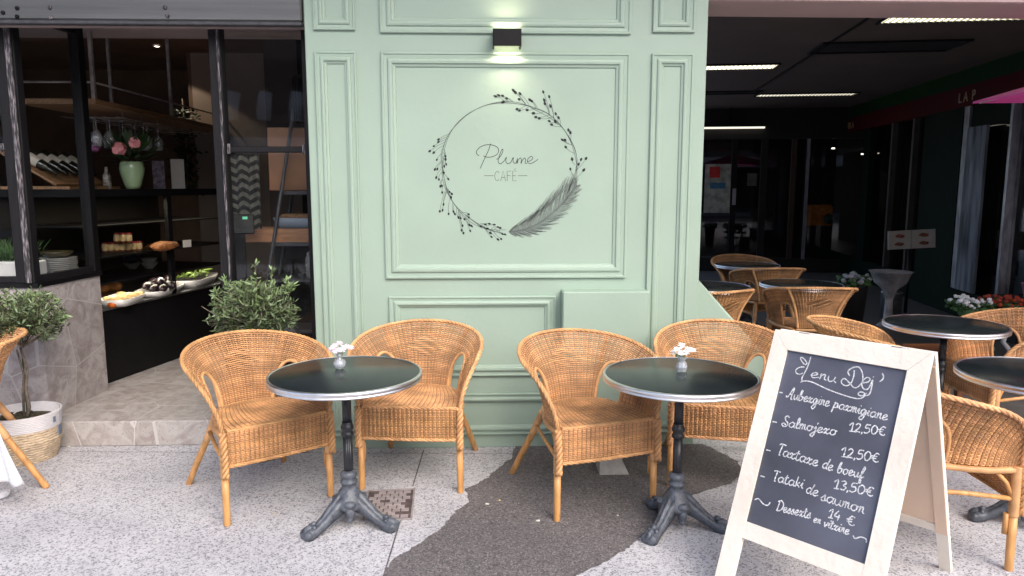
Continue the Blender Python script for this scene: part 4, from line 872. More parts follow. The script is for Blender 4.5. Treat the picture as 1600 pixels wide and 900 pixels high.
def make_chair():
    ch = thing('wicker_chair', 'x', 'chair')
    NT = 124; tv = [-.985 + 1.97 * i / NT for i in range(NT + 1)]
    rows = [.012 + .976 * i / 36 for i in range(37)]
    dia = lambda t, s: abs(t) / .175 + abs(s - .62) / .17 < 1
    mb = MB(); weave(mb, SURF, tv, rows, in_hole, diamond=dia); stakes(mb, SURF, tv, 0, 1, in_hole); mb.build('backrest', M_rattan, ch)
    # rim roll
    mb = MB(); twist(mb, [RIM(-1 + 2 * i / 90) + Vector((RIM(-1 + 2 * i / 90).x, RIM(-1 + 2 * i / 90).y - .25, 0)).normalized() * .007 + Vector((0, 0, -.004)) for i in range(91)], .0055, .0068); mb.build('braided_rim', M_rattan, ch)
    # loops round the openings, posts beside the back panel
    for sg in (-1, 1):
        pts = []
        for i in range(31):
            a = math.pi * i / 30; c_, s_ = math.cos(a), math.sin(a)
            t = sg * (HC + HW * 1.02 * math.copysign(abs(c_) ** (2 / 2.4), c_)); s = HS * 1.02 * s_ ** (2 / 2.4)
            pts.append(SURF(t, max(.0, s)))
        mb = MB(); wrapped(mb, pts, .0095, .008, 7); mb.build('arm_loop', M_wrap, ch)
        mb = MB(); wrapped(mb, [SURF(sg * (.275 - .0 * s), s) - NRM(SURF, sg * .275, s) * (.013) for s in [i / 8 for i in range(9)]], .0115, .008, 7); mb.build('back_post', M_wrap, ch)
    # seat
    def SEAT(t, s):
        y = .0 + s * .43; xs = [(-0.01, .258), (.05, .257), (.10, .254), (.19, .24), (.28, .21), (.37, .175), (.415, .13), (.435, .065)]
        hw = .06
        for i in range(len(xs) - 1):
            if xs[i][0] <= y <= xs[i + 1][0]: k = (y - xs[i][0]) / (xs[i + 1][0] - xs[i][0]); hw = xs[i][1] + (xs[i + 1][1] - xs[i][1]) * k
        return Vector((t * hw, y, .462 - .010 * (1 - t * t) * math.sin(math.pi * min(1, s)) ))
    mb = MB(); weave(mb, SEAT, [-1 + 2 * i / 40 for i in range(41)], [.0 + i / 42 for i in range(43)], None, amp=.0028, hh=.0055); stakes(mb, SEAT, [-1 + 2 * i / 40 for i in range(41)], 0, 1, None, ns=8); mb.build('seat', M_rattan, ch)
    # apron
    def APR(t, s): return Vector((t * .248, -.012 - .010 * (1 - t * t), .292 + .168 * s))
    mb = MB(); weave(mb, APR, [-1 + 2 * i / 44 for i in range(45)], [.04 + .92 * i / 17 for i in range(18)], None, hh=.0046); stakes(mb, APR, [-1 + 2 * i / 44 for i in range(45)], 0, 1, None, ns=4)
    mb.build('front_apron', M_rattan, ch)
    mb = MB(); twist(mb, [APR(-1 + i / 10, 0) for i in range(21)], .005, .0055); twist(mb, [APR(-1 + i / 10, 1) + Vector((0, .004, .002)) for i in range(21)], .0045, .005)
    for sg in (-1, 1): twist(mb, [(sg * .268, -.024, .245), (sg * .268, -.022, .36), (sg * .268, -.012, .46)], .0105, .0095)
    mb.build('apron_braid', M_rattan, ch)
    for sg in (-1, 1):
        leg = thing('leg', None, None); leg.parent = ch; COL.objects.unlink(leg); bpy.data.objects.remove(leg)
        mb = MB(); mb.tube([(sg * .262, .004, .0), (sg * .264, .004, .006), (sg * .263, .005, .12), (sg * .262, .006, .25)], [.014, .0165, .0175, .0175], 12)
        mb.tube([(sg * .256, .032, .16), (sg * .255, .030, .25)], .011, 8); lg = mb.build('leg', M_cane, ch)
        mb = MB(); wrapped(mb, [(sg * .262, .006, .238), (sg * .261, .007, .455)], .0205, .007, 9); mb.build('leg_wrapping', M_wrap, lg)
        mb = MB(); mb.tube([(sg * .265, .640, .0), (sg * .263, .632, .01), (sg * .235, .56, .14), (sg * .195, .47, .30), (sg * .165, .40, .44)], [.015, .0165, .017, .017, .016], 12); lg = mb.build('leg', M_cane, ch)
        mb = MB(); wrapped(mb, [(sg * .2, .482, .28), (sg * .172, .415, .41)], .0195, .007, 9); mb.build('leg_wrapping', M_wrap, lg)
        mb = MB(); wrapped(mb, [(sg * .262, .0, .440), (sg * .258, .12, .436), (sg * .242, .20, .436), (sg * .205, .31, .438), (sg * .17, .39, .44)], .0145, .007, 8); mb.build('side_rail', M_wrap, ch)
        mb = MB(); mb.tube([(sg * .262, .012, .315), (sg * .24, .2, .33), (sg * .192, .462, .33)], .0105, 8); mb.build('stretcher', M_cane, ch)
        mb = MB(); mb.tube([(sg * .262, .02, .33), (sg * .257, .045, .385), (sg * .255, .085, .425)], .009, 7); mb.build('corner_brace', M_cane, ch)
    mb = MB(); wrapped(mb, [(-.15, .41, .440), (0, .435, .442), (.15, .41, .44)], .013, .007, 8); mb.build('rear_rail', M_wrap, ch)
    return ch
GC = 'wicker armchairs around the bistro tables'
CH = [  # x, y, rz of the front edge centre
    (-1.023, 3.511, 36.9, 'wicker armchair in front of the olive bush, left of the left bistro table'),
    (-.405, 3.725, -6.4, 'wicker armchair against the green wall, right behind the left bistro table'),
    (.585, 3.424, 18, 'wicker armchair left of the right bistro table, legs standing on dark asphalt'),
    (1.235, 3.68, -12, 'wicker armchair behind the right bistro table, next to the sloping green wing'),
    (-3.04, 3.75, -60, 'wicker armchair cut off by the left edge of the photo, white cloth over it'),
    (2.20, 3.09, 88, 'wicker armchair seen side-on right behind the menu board, nearest at the right edge'),
    (3.07, 4.46, -92, 'wicker armchair facing left at the right edge, its seat between the two right-hand tables'),
    (2.50, 4.12, 78, 'wicker armchair whose curved rim shows just above the menu board'),
    (2.71, 6.17, 172, 'wicker armchair with its back to us before the far passage table'),
    (1.66, 5.97, 204, 'wicker armchair half hidden behind the sloping green wing, back to us'),
    (2.86, 7.55, 178, 'shadowed wicker armchair deep in the passage, showing its rounded back'),
    (2.86, 7.80, 0, 'darkest wicker armchair at the very back beyond the last small table'),
]
c0 = make_chair()
for i, (x, y, a, lab) in enumerate(CH):
    o = c0 if i == 0 else copy_tree(c0)
    o.location = (x, y, .003 if y > 4.8 else 0); o.rotation_euler = (0, 0, R(a)); tag(o, lab, 'chair', GC)
bpy.context.view_layer.update()

# ================================================================ BISTRO TABLE
def make_table():
    t = thing('bistro_table', 'x', 'table')
    mb = MB(); mb.lathe([(0, .716), (.338, .716), (.341, .7165), (.341, .7395), (.3385, .741), (0, .741)], n=96, cap=False); mb.build('tabletop', M_top, t)
    mb = MB(); mb.lathe([(.3415, .712), (.349, .711), (.353, .714), (.3535, .718), (.3505, .7205), (.3505, .7235), (.3535, .726), (.3535, .737), (.350, .7415), (.3415, .7425), (.3415, .712)], n=96, cap=False); mb.build('metal_rim', M_rim, t)
    mb = MB(); mb.lathe([(.10, .700), (.10, .712), (.03, .715)], n=24); mb.lathe([(.021, .20), (.021, .44)], n=40, flute=10, fa=.07)
    mb.lathe([(.021, .435), (.028, .44), (.030, .45), (.026, .458), (.024, .465), (.029, .472), (.031, .482), (.027, .492), (.024, .50), (.024, .51)], n=24)
    mb.lathe([(.020, .50), (.020, .66)], n=40, flute=10, fa=.07); mb.lathe([(.022, .65), (.028, .655), (.028, .665), (.023, .67), (.029, .678), (.029, .69), (.023, .696), (.03, .702)], n=24)
    mb.build('column', M_pole, t)
    hub = MB(); hub.lathe([(.075, .095), (.082, .11), (.070, .13), (.060, .15), (.050, .165), (.048, .172), (.036, .18), (.034, .205), (.040, .21), (.040, .222), (.030, .23), (.037, .240), (.040, .252), (.034, .266), (.024, .272)], n=32); hb = hub.build('hub', M_iron, t)
    for k in range(3):
        a = R(-139 + 120 * k); d = Vector((math.cos(a), math.sin(a), 0)); s_ = Vector((-d.y, d.x, 0))
        mb = MB(); secs = []
        prof = [(.035, .135, .030, .055), (.07, .120, .032, .050), (.11, .092, .030, .040), (.15, .062, .027, .032), (.185, .042, .026, .028), (.21, .034, .030, .030), (.232, .032, .034, .034), (.252, .028, .032, .030), (.266, .022, .020, .018)]
        for (r_, z, w, h) in prof:
            r_ *= .92; c = d * r_ + Vector((0, 0, z)); secs.append([mb.vert(c + s_ * w * x + Vector((0, 0, h * y))) for x, y in ((-1, -.9), (-1.05, 0), (-.72, .62), (-.5, .45), (-.22, .62), (0, 1), (.22, .62), (.5, .45), (.72, .62), (1.05, 0), (1, -.9), (0, -.8))])
        for i in range(len(secs) - 1):
            for q in range(12): mb.face([secs[i][q], secs[i][(q + 1) % 12], secs[i + 1][(q + 1) % 12], secs[i + 1][q]], True)
        mb.face(secs[0][::-1]); mb.face(secs[-1])
        # paw: toes and scroll
        for q in (-1, 0, 1): mb.blob(d * .225 + s_ * q * .019 + Vector((0, 0, .024)), .019, 10, 6, (1.2, 1.0, 1.15))
        mb.blob(d * .190 + Vector((0, 0, .062)), .014, 10, 6); mb.blob(d * .196 + s_ * .018 + Vector((0, 0, .052)), .011, 8, 5); mb.blob(d * .196 - s_ * .018 + Vector((0, 0, .052)), .011, 8, 5)
        mb.build('foot', M_iron, t)
        d2 = Vector((math.cos(a + R(60)), math.sin(a + R(60)), 0)); mb = MB(); mb.blob(d2 * .06 + Vector((0, 0, .085)), .024, 12, 8, (1, 1, 1.5)); mb.blob(d2 * .062 + Vector((0, 0, .055)), .017, 10, 6); mb.blob(d2 * .062 + Vector((0, 0, .125)), .03, 10, 6, (1, 1, .6)); mb.build('cast_ornament', M_iron, hb)
    return t
TB = [(-.655, 3.35, 0, 'round black bistro table left of the two before the green wall'), (.888, 3.27, 4, 'round black bistro table with white flowers, just left of the menu board'),
      (2.875, 4.45, 40, 'round black bistro table above the top right corner of the menu board'), (2.56, 3.22, 60, 'round black bistro table cut off by the right edge, nearest on that side'),
      (2.78, 6.36, 20, 'round black table deep in the passage behind the chair with its back to us'), (1.92, 6.25, 0, 'round black table in the passage partly hidden by the green wall corner'),
      (2.86, 7.96, 0, 'farthest small round table, back in the dark passage')]
t0 = make_table()
for i, (x, y, a, lab) in enumerate(TB):
    o = t0 if i == 0 else copy_tree(t0); o.location = (x, y, .003 if y > 4.8 else 0); o.rotation_euler = (0, 0, R(a)); tag(o, lab, 'table', 'round bistro tables with pedestal feet')

# ---- bud vases
def bud_vase(loc, label, faceted):
    t = thing('bud_vase', label, 'vase', loc)
    if not faceted: prof = [(0, 0), (.016, 0), (.024, .006), (.030, .020), (.030, .030), (.022, .043), (.013, .049), (.0125, .060), (.016, .075), (.0145, .075), (.0105, .060), (.0, .012)]; n = 20; fl = 0
    else: prof = [(0, 0), (.021, 0), (.024, .008), (.027, .022), (.021, .040), (.017, .046), (.017, .052), (.022, .070), (.0205, .070), (.015, .05), (.0, .012)]; n = 24; fl = 8
    mb = MB(); mb.lathe(prof, n=n, cap=False, smooth=not faceted, flute=fl, fa=.05 if fl else 0); mb.build('glass_body', M_vase, t)
    mb = MB(); mb.lathe([(0, .010), (.019, .011), (.022, .022), (.012, .042), (0, .043)], n=16, cap=False); mb.build('water', glass_mat('vase_water', (.75, .78, .84), 1.5, .25), t)
    rg = random.Random(3 if faceted else 5); mb = MB(); sm = MB()
    for i, (x, y, z) in enumerate([(-.025, -.01, .105), (.0, .01, .118), (.03, -.005, .105), (.05, .01, .098), (-.035, .015, .085), (.015, -.02, .095), (-.01, -.02, .09)]):
        c = Vector((x, y, z)); sm.tube([(0, 0, .02), (x * .3, y * .3, .07), c], .0012, 4)
        nd = Vector((x * 6, y * 6 - .5, 1)).normalized(); a_ = nd.orthogonal().normalized(); b_ = nd.cross(a_)
        for k in range(14):
            an = 2 * math.pi * k / 14 + rg.uniform(-.1, .1); d = a_ * math.cos(an) + b_ * math.sin(an); s_ = nd.cross(d); l = rg.uniform(.016, .024); lift = nd * rg.uniform(0, .008)
            mb.face([mb.vert(q) for q in (c, c + d * l * .6 + s_ * .0035 + lift, c + d * l + lift, c + d * l * .6 - s_ * .0035 + lift)])
        mb.blob(c, .004, 6, 4)
    mb.build('blossoms', M_petal if not faceted else M_petalw, t); sm.build('stems', M_veg, t)
p = PZ(531, 576, .742); bud_vase((p.x, p.y, .742), 'tiny round cut-glass vase of pale pink flowers on the left bistro table', False)
p = PZ(1065, 580, .742); bud_vase((p.x, p.y, .742), 'tiny faceted glass vase of white flowers on the right bistro table', True)

# ================================================================ MENU A-BOARD
TL = Vector((1.213, 2.988, 1.002)); YB = -.858; LEAN = .395
ab = thing('menu_board', 'whitewashed wooden A-board with a handwritten chalk menu, in the right foreground', 'sign', (1.213, 2.988, 0))
ax = Vector((math.cos(YB), math.sin(YB), 0)); bx = Vector((0, 0, -1)) * math.cos(LEAN) + Vector((math.sin(YB), -math.cos(YB), 0)) * math.sin(LEAN); nx = ax.cross(bx); 
if nx.y > 0: nx = -nx                 # outward normal of the front leaf
OB = Vector(ab.location)
def BL(u, w, d=0): return TL + ax * u + bx * w + nx * d - OB      # u across, w down, d out
def bbox_(mb, u0, u1, w0, w1, d0, d1, F=BL):
    P_ = [F(u, w, d) for u in (u0, u1) for w in (w0, w1) for d in (d0, d1)]; i = [mb.vert(p) for p in P_]
    for q in ((0, 1, 3, 2), (4, 6, 7, 5), (0, 4, 5, 1), (2, 3, 7, 6), (0, 2, 6, 4), (1, 5, 7, 3)): mb.face([i[k] for k in q])
def mitre(mb, pts, d0, d1, F=BL):
    i = [mb.vert(F(u, w, d0)) for u, w in pts]; j = [mb.vert(F(u, w, d1)) for u, w in pts]; n = len(pts); mb.face(i[::-1]); mb.face(j)
    for k in range(n): mb.face([i[k], i[(k + 1) % n], j[(k + 1) % n], j[k]])
BWD = .60; LF = 1.002 / math.cos(LEAN); BM = .070; BT = .078; IH = .706
fr = MB(); mitre(fr, [(0, 0), (BM, BT), (BM, LF), (0, LF)], -.012, .013); fr.build('left_stile', M_cream, ab)
fr = MB(); mitre(fr, [(BWD, 0), (BWD - BM, BT), (BWD - BM, LF), (BWD, LF)], -.012, .013); fr.build('right_stile', M_cream, ab)
fr = MB(); mitre(fr, [(.0006, -.0006), (BWD - .0006, -.0006), (BWD - BM - .0006, BT - .001), (BM + .0006, BT - .001)], -.012, .0125); fr.build('top_rail', M_cream, ab)
fr = MB(); bbox_(fr, BM + .0006, BWD - BM - .0006, BT + IH, BT + IH + .065, -.012, .012); fr.build('bottom_rail', M_cream, ab)
fr = MB(); bbox_(fr, BM - .0, BWD - BM, BT, BT + IH, -.010, .002); cb = fr.build('chalkboard', M_chalkb, ab)
# rear leaf
TB_ = TL + Vector((.030 * .756, .030 * .654, -.004)); bx2 = Vector((0, 0, -1)) * math.cos(LEAN) - Vector((math.sin(YB), -math.cos(YB), 0)) * math.sin(LEAN); nx2 = ax.cross(bx2)
if nx2.y < 0: nx2 = -nx2
def BR(u, w, d=0): return TB_ + ax * u + bx2 * w + nx2 * d - OB
LF2 = .998 / math.cos(LEAN)
for (a, b) in ((0.0, .045), (BWD - .045, BWD)):
    fr = MB(); bbox_(fr, a, b, 0, LF2, -.012, .012, BR); fr.build('rear_stile', M_cream, ab)
fr = MB(); bbox_(fr, .0455, BWD - .0455, 0, .05, -.012, .012, BR); fr.build('rear_rail', M_cream, ab); fr = MB(); bbox_(fr, .0455, BWD - .0455, .83, .87, -.012, -.001, BR); fr.build('rear_rail', M_cream, ab)
fr = MB(); bbox_(fr, .0455, BWD - .0455, .0505, .8295, -.008, .004, BR); bbox_(fr, .001, .044, .05, .83, -.0165, -.0125, BR); bbox_(fr, BWD - .044, BWD - .001, .05, .87, -.0165, -.0125, BR); fr.build('plywood_panel', M_ply, ab)
fr = MB()
for u in (.12, BWD - .12): fr.tube([BL(u - .03, -.003, -.016), BL(u + .03, -.003, -.016)], .006, 8)
fr.build('hinge', mat('steel_hinge', (.4, .4, .4), .4, metal=1), ab)

def bp(u, v):                          # photo pixel on the board plane -> board coordinates
    d = ray(u, v); k = (TL - CP).dot(nx) / d.dot(nx); p = CP + d * k - TL; return (p.dot(ax), p.dot(bx))
def onb(x, y): return BL(x, y, .0032)
GL = {
 'a': ([[(.72, .82), (.45, 1), (.12, .7), (.12, .25), (.4, 0), (.68, .35), (.78, .95), (.74, .25), (.95, .03)]], .95),
 'b': ([[(0, .35), (.32, 1.2), (.36, 1.9), (.2, 1.85), (.1, .9), (.14, .15), (.4, 0), (.7, .4), (.6, .85), (.42, .8), (.95, .75)]], .95),
 'd': ([[(.66, .8), (.4, 1), (.1, .65), (.12, .2), (.38, 0), (.62, .35), (.80, 1.9), (.66, .3), (.92, .03)]], .92),
 'e': ([[(.0, .35), (.45, .55), (.6, .85), (.42, 1), (.15, .75), (.12, .25), (.35, 0), (.82, .3)]], .82),
 'f': ([[(0, .2), (.4, .9), (.62, 1.8), (.45, 2), (.3, 1.3), (.22, -.3), (.25, -.95), (.45, -.8), (.40, .0), (.75, .35)]], .75),
 'g': ([[(.7, .82), (.42, 1), (.12, .65), (.2, .1), (.5, .15), (.74, .95), (.7, -.3), (.48, -.95), (.12, -.8), (.3, -.3), (.95, .25)]], .95),
 'i': ([[(0, .35), (.22, 1), (.18, .25), (.45, .05)], [(.27, 1.45), (.31, 1.6)]], .45),
 'j': ([[(.1, .5), (.34, 1), (.30, -.3), (.1, -.95), (-.18, -.7), (.05, -.25), (.55, .25)], [(.38, 1.4), (.5, 1.75)]], .55),
 'k': ([[(.1, 0), (.2, 1.9)], [(.62, .95), (.16, .45), (.45, .35), (.72, 0)]], .8),
 'l': ([[(0, .25), (.36, 1.2), (.36, 1.95), (.18, 1.8), (.12, .5), (.24, .03), (.5, .2)]], .5),
 'm': ([[(.05, .7), (.14, 1), (.12, 0), (.2, .7), (.42, 1), (.44, 0), (.5, .7), (.72, 1), (.76, .25), (.98, .05)]], 1.0),
 'n': ([[(.05, .75), (.14, 1), (.12, 0), (.22, .75), (.5, 1), (.52, .25), (.76, .05)]], .78),
 'o': ([[(.5, .98), (.15, .8), (.1, .25), (.4, 0), (.7, .35), (.65, .85), (.45, .95), (.9, .8)]], .88),
 'p': ([[(.22, 1.15), (.1, -.9)], [(.16, .55), (.42, 1), (.68, .75), (.6, .2), (.25, .1)], [(.6, .2), (.9, .3)]], .9),
 'r': ([[(.0, .6), (.2, 1), (.38, .75), (.25, .2), (.08, .02)], [(.72, .98), (.42, .7), (.38, .2), (.62, .02), (.82, .3)]], .82),
 's': ([[(.0, .3), (.38, 1.05), (.42, .6), (.5, .2), (.25, 0), (.08, .15)], [(.4, .1), (.65, .2)]], .65),
 'S': ([[(.85, 1.75), (.6, 2.1), (.3, 1.8), (.45, 1.2), (.85, .7), (.7, .1), (.3, 0), (.05, .35), (.3, .6), (.6, .3)]], 1.0),
 't': ([[(.22, 1.7), (.14, .3), (.35, 0), (.6, .2)], [(-.05, 1.15), (.5, 1.2)]], .6),
 'u': ([[(.05, .95), (.1, .25), (.35, 0), (.6, .4), (.66, .98), (.64, .25), (.88, .03)]], .88),
 'v': ([[(.05, .95), (.3, 0), (.62, .95), (.8, .85)]], .75),
 'T': ([[(.0, 1.75), (.35, 1.95), (.95, 1.9)], [(.5, 1.9), (.42, .6), (.45, 0), (.62, .05)]], .85),
 'D': ([[(.3, 1.95), (.22, .9), (.15, .05)], [(.0, 1.8), (.5, 2.05), (1.05, 1.5), (1.0, .6), (.5, .05), (.0, .1)]], 1.2),
 'A': ([[(-.55, .45), (-.35, .15), (-.1, .5), (.35, 2.0), (.52, 1.9), (.42, .4), (.5, -.1), (.7, 0)], [(.05, .85), (.5, .8)]], .85),
 'c': ([[(.7, .85), (.4, 1), (.1, .5), (.35, 0), (.75, .2)]], .75),
 '1': ([[(.0, 1.2), (.42, 1.8), (.38, 0)], [(.1, .0), (.7, .05)]], .75),
 '2': ([[(.05, 1.4), (.3, 1.8), (.6, 1.5), (.45, .8), (.0, .0), (.4, .12), (.75, .0)]], .85),
 '3': ([[(.05, 1.6), (.4, 1.8), (.6, 1.4), (.3, .98), (.65, .6), (.45, .05), (.05, .15)]], .8),
 '4': ([[(.4, 1.8), (.05, .7), (.75, .65)], [(.6, 1.1), (.55, -.1)]], .85),
 '5': ([[(.7, 1.8), (.2, 1.75), (.15, 1.05), (.55, 1.1), (.65, .4), (.3, 0), (.0, .2)]], .82),
 '0': ([[(.4, 1.8), (.1, 1.2), (.15, .3), (.45, 0), (.75, .6), (.7, 1.4), (.4, 1.8)]], .9),
 ',': ([[(.15, .15), (.05, -.35)]], .3),
 '€': ([[(.8, 1.45), (.5, 1.7), (.2, 1.1), (.25, .3), (.6, 0), (.85, .2)], [(-.05, 1.05), (.6, 1.1)], [(-.02, .65), (.55, .7)]], .95),
 ' ': ([], .6), '-': ([[(0, .5), (.5, .5)]], .6)}
ck = MB()
def flush_ck():
    global ck
    if ck.v: ck.build('chalk_writing', M_chalk, cb)
    ck = MB()
def write(txt, p0, p1, xh, w=.0044):
    a = Vector(bp(*p0)); b = Vector(bp(*p1)); d = (b - a); adv = sum(GL[c][1] for c in txt) ; sx_ = d.length / adv; d.normalize(); up_ = Vector((d.y, -d.x))
    if up_.y > 0: up_ = -up_
    hx = abs(bp(p0[0], p0[1] - xh)[1] - bp(*p0)[1]); cur = 0
    for c in txt:
        st, wd = GL[c]
        for s_ in st:
            pts = [tuple(a + d * ((x + cur) * sx_ + y * hx * .10) + up_ * y * hx * (1 + rnd.uniform(-.03, .03))) for x, y in s_]
            ribbon(ck, cat_mull(pts, 6) if len(pts) > 2 else pts, w, onb, jit=.38)
        cur += wd
    if txt != '-': flush_ck()
def z1(x, y): return bp(1200 + x / 6, 530 + y / 6)
def z2(x, y): return bp(1170 + x / 4.287, 660 + y / 4.287)
def stroke(pts, f, w=.0044): ribbon(ck, cat_mull([f(*p) for p in pts], 7), w, onb, jit=.2)
for s_ in ([(345, 238), (325, 215), (308, 185), (318, 172), (345, 190), (368, 228), (350, 242)], [(405, 165), (380, 245), (345, 320), (322, 365), (322, 392)], [(345, 262), (300, 265), (266, 288), (268, 318), (300, 330), (330, 318)],
           [(308, 406), (345, 393), (420, 405), (560, 470), (700, 522), (820, 556), (880, 553), (912, 525), (895, 500), (860, 498), (850, 522), (885, 532), (930, 505)],
           [(812, 292), (806, 350), (780, 415), (738, 438), (698, 420), (692, 390), (722, 370), (770, 415), (810, 455), (850, 445), (888, 395), (888, 320), (860, 268), (820, 262), (772, 282), (753, 312), (770, 346)],
           [(893, 412), (945, 400), (958, 372), (930, 360), (898, 385), (882, 430), (905, 470), (945, 462), (985, 380)], [(985, 385), (972, 465), (950, 520), (915, 530)], [(990, 352), (993, 358)], [(1072, 322), (1086, 348), (1074, 382), (1048, 400)]): stroke(s_, z1)
flush_ck()
def W1(txt, a, b, xh): write(txt, (1200 + a[0] / 6, 530 + a[1] / 6), (1200 + b[0] / 6, 530 + b[1] / 6), xh / 6)
def W2(txt, a, b, xh): write(txt, (1170 + a[0] / 4.287, 660 + a[1] / 4.287), (1170 + b[0] / 4.287, 660 + b[1] / 4.287), xh / 4.287)
W1('enu', (395, 355), (640, 410), 52)
W1('Aubergine', (195, 555), (575, 635), 50); W1('parmigiane', (605, 640), (1120, 765), 50); W1('-', (108, 508), (142, 515), 20)
flush_ck(); W1('Salmojero', (125, 812), (640, 905), 50); W1('-', (42, 782), (92, 792), 20); W1('12,50€', (755, 862), (1105, 905), 46)
flush_ck()
W2('12,50€', (615, 228), (875, 270), 35); W2('Tartare', (185, 212), (462, 298), 40); W2('de', (490, 303), (560, 328), 40); W2('b', (590, 335), (628, 345), 38); W2('oeuf', (628, 345), (770, 378), 38); W2('-', (118, 192), (152, 200), 16)
flush_ck()
W2('13,50€', (565, 440), (838, 498), 35); W2('Tataki', (155, 388), (365, 445), 38); W2('de', (380, 468), (462, 500), 40); W2('saumon', (480, 520), (775, 615), 42); W2('-', (78, 366), (114, 376), 16)
flush_ck()
W2('14', (528, 635), (612, 660), 35); W2('€', (655, 685), (715, 695), 38)
flush_ck()
W2('Desserts', (185, 590), (415, 645), 36); W2('en', (432, 668), (482, 682), 30); W2('vitrine', (500, 695), (672, 755), 34)
stroke([(42, 518), (68, 512), (98, 545), (128, 556), (146, 535)], z2); stroke([(700, 757), (715, 778), (750, 768), (785, 780), (790, 805)], z2)
ck.build('chalk_writing', M_chalk, cb)

# ================================================================ OLIVE PLANTS
def olive(t, c, rad, nb, leaves, seed, spikes=(), trunk=None, low=-.5):
    rg = random.Random(seed); lf = MB(); tw = MB(); c = Vector(c)
    def leafy(path, n, l0=.042, w=.0062, br=1):
        for i in range(n):
            k = rg.uniform(.15, 1) * (len(path) - 1); a = path[int(k)]; b = path[min(len(path) - 1, int(k) + 1)]; p = a.lerp(b, k - int(k)); d0 = (path[-1] - path[0]).normalized()
            o = Vector((rg.gauss(0, 1), rg.gauss(0, 1), rg.gauss(.15, 1))).normalized(); d = (d0 * .8 + o).normalized(); l = l0 * rg.uniform(.6, 1.2); s_ = d.cross(Vector((rg.gauss(0, 1), rg.gauss(0, 1), rg.gauss(0, 1)))).normalized() * w * rg.uniform(.8, 1.2); nn = d.cross(s_).normalized() * l * .08
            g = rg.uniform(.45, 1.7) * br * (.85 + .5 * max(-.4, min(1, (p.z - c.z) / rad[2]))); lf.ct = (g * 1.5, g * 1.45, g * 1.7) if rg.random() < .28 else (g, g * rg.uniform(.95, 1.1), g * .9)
            i0 = [lf.vert(p), lf.vert(p + d * l * .3 + s_ * .9 - nn), lf.vert(p + d * l * .7 + s_ * .8 - nn), lf.vert(p + d * l), lf.vert(p + d * l * .7 - s_ * .8 - nn), lf.vert(p + d * l * .3 - s_ * .9 - nn), lf.vert(p + d * l * .5)]
            lf.face([i0[0], i0[1], i0[6]]); lf.face([i0[1], i0[2], i0[6]]); lf.face([i0[2], i0[3], i0[6]]); lf.face([i0[3], i0[4], i0[6]]); lf.face([i0[4], i0[5], i0[6]]); lf.face([i0[5], i0[0], i0[6]])
    base = c + Vector((0, 0, -rad[2] * .8))
    for i in range(nb):
        th = rg.uniform(0, 6.28); ph = math.acos(rg.uniform(low, 1)); d = Vector((math.sin(ph) * math.cos(th) * rad[0], math.sin(ph) * math.sin(th) * rad[1], math.cos(ph) * rad[2])) * rg.uniform(.78, 1.08)
        s_ = c + d * rg.uniform(.15, .5) + Vector((0, 0, -rad[2] * .25)); e = c + d; m_ = s_.lerp(e, .5) + Vector((rg.gauss(0, .012), rg.gauss(0, .012), .01)); path = [s_, m_, e]
        tw.tube(path, [.0025, .0018, .0008], 4, cap=False); leafy(path, leaves)
    for i in range(14):
        d = Vector((rg.gauss(0, .5) * rad[0], rg.gauss(0, .5) * rad[1], rg.uniform(-.2, .6) * rad[2])); tw.tube([base, base.lerp(c + d, .5), c + d], [.006, .004, .002], 5, cap=False)
    for (dx, dy, h) in spikes:
        a = c + Vector((dx, dy, rad[2] * .5)); b = a + Vector((dx * .15, 0, h)); path = [a, a.lerp(b, .5) + Vector((.006, 0, 0)), b]; tw.tube(path, [.0025, .002, .001], 4, cap=False); leafy(path, 30, .045, .0062, 1.25)
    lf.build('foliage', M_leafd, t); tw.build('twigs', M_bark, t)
t = thing('olive_tree', 'small round-headed olive tree in a jute and white cloth basket by the stone plinth', 'tree', (-2.74, 4.30, 0)); t.scale = (.93, .93, .96)
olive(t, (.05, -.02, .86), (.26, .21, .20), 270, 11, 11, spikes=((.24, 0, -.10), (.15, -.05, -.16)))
mb = MB(); mb.tube([(.02, .0, .24), (.05, -.01, .32), (.035, 0, .44), (.06, -.01, .56), (.03, -.01, .70)], [.012, .011, .010, .009, .007], 8); mb.tube([(-.0, .01, .24), (.01, .005, .40), (.03, 0, .52), (.0, 0, .68)], [.008, .008, .007, .005], 7); mb.build('trunk', M_bark, t)
mb = MB(); mb.tube([(.015, .02, .24), (.015, .025, .62)], .005, 6); mb.build('stake', mat('green_stake', (.05, .12, .06), .6), t)
bk = MB()
for i in range(13): z = .008 + i * .0155; r_ = .165 + .035 * min(1, i / 8); n_k = 44; bk.tube([((r_ + .003 * math.sin(k * 1.9 + i)) * math.cos(2 * math.pi * k / n_k), (r_ + .003 * math.sin(k * 1.9 + i)) * math.sin(2 * math.pi * k / n_k), z + .003 * math.sin(k * 2.7 + i * 2)) for k in range(n_k)], .0095, 6, closed=True)
bk.lathe([(.155, .004), (.16, .1), (.185, .2)], n=40); bs = bk.build('woven_basket', M_jute, t)
bk = MB()
for i in range(9): bk.tube([((.203 + .001 * i) * math.cos(2 * math.pi * k / 48), (.203 + .001 * i) * math.sin(2 * math.pi * k / 48), .208 + i * .0105) for k in range(48)], .0068, 6, closed=True)
bk.lathe([(.194, .20), (.200, .295), (.196, .297), (.188, .21)], n=48, cap=False); bk.build('cloth_band', M_knit, t)
mb = MB(); mb.lathe([(0, .262), (.08, .258), (.16, .248), (.189, .24)], n=30, cap=False); 
for i in range(60): a = rnd.uniform(0, 6.28); r_ = rnd.uniform(.02, .17); mb.blob((r_ * math.cos(a), r_ * math.sin(a), .25), rnd.uniform(.012, .028), 7, 5, (1, 1, .6), .3, i)
mb.build('moss', M_soil, t)
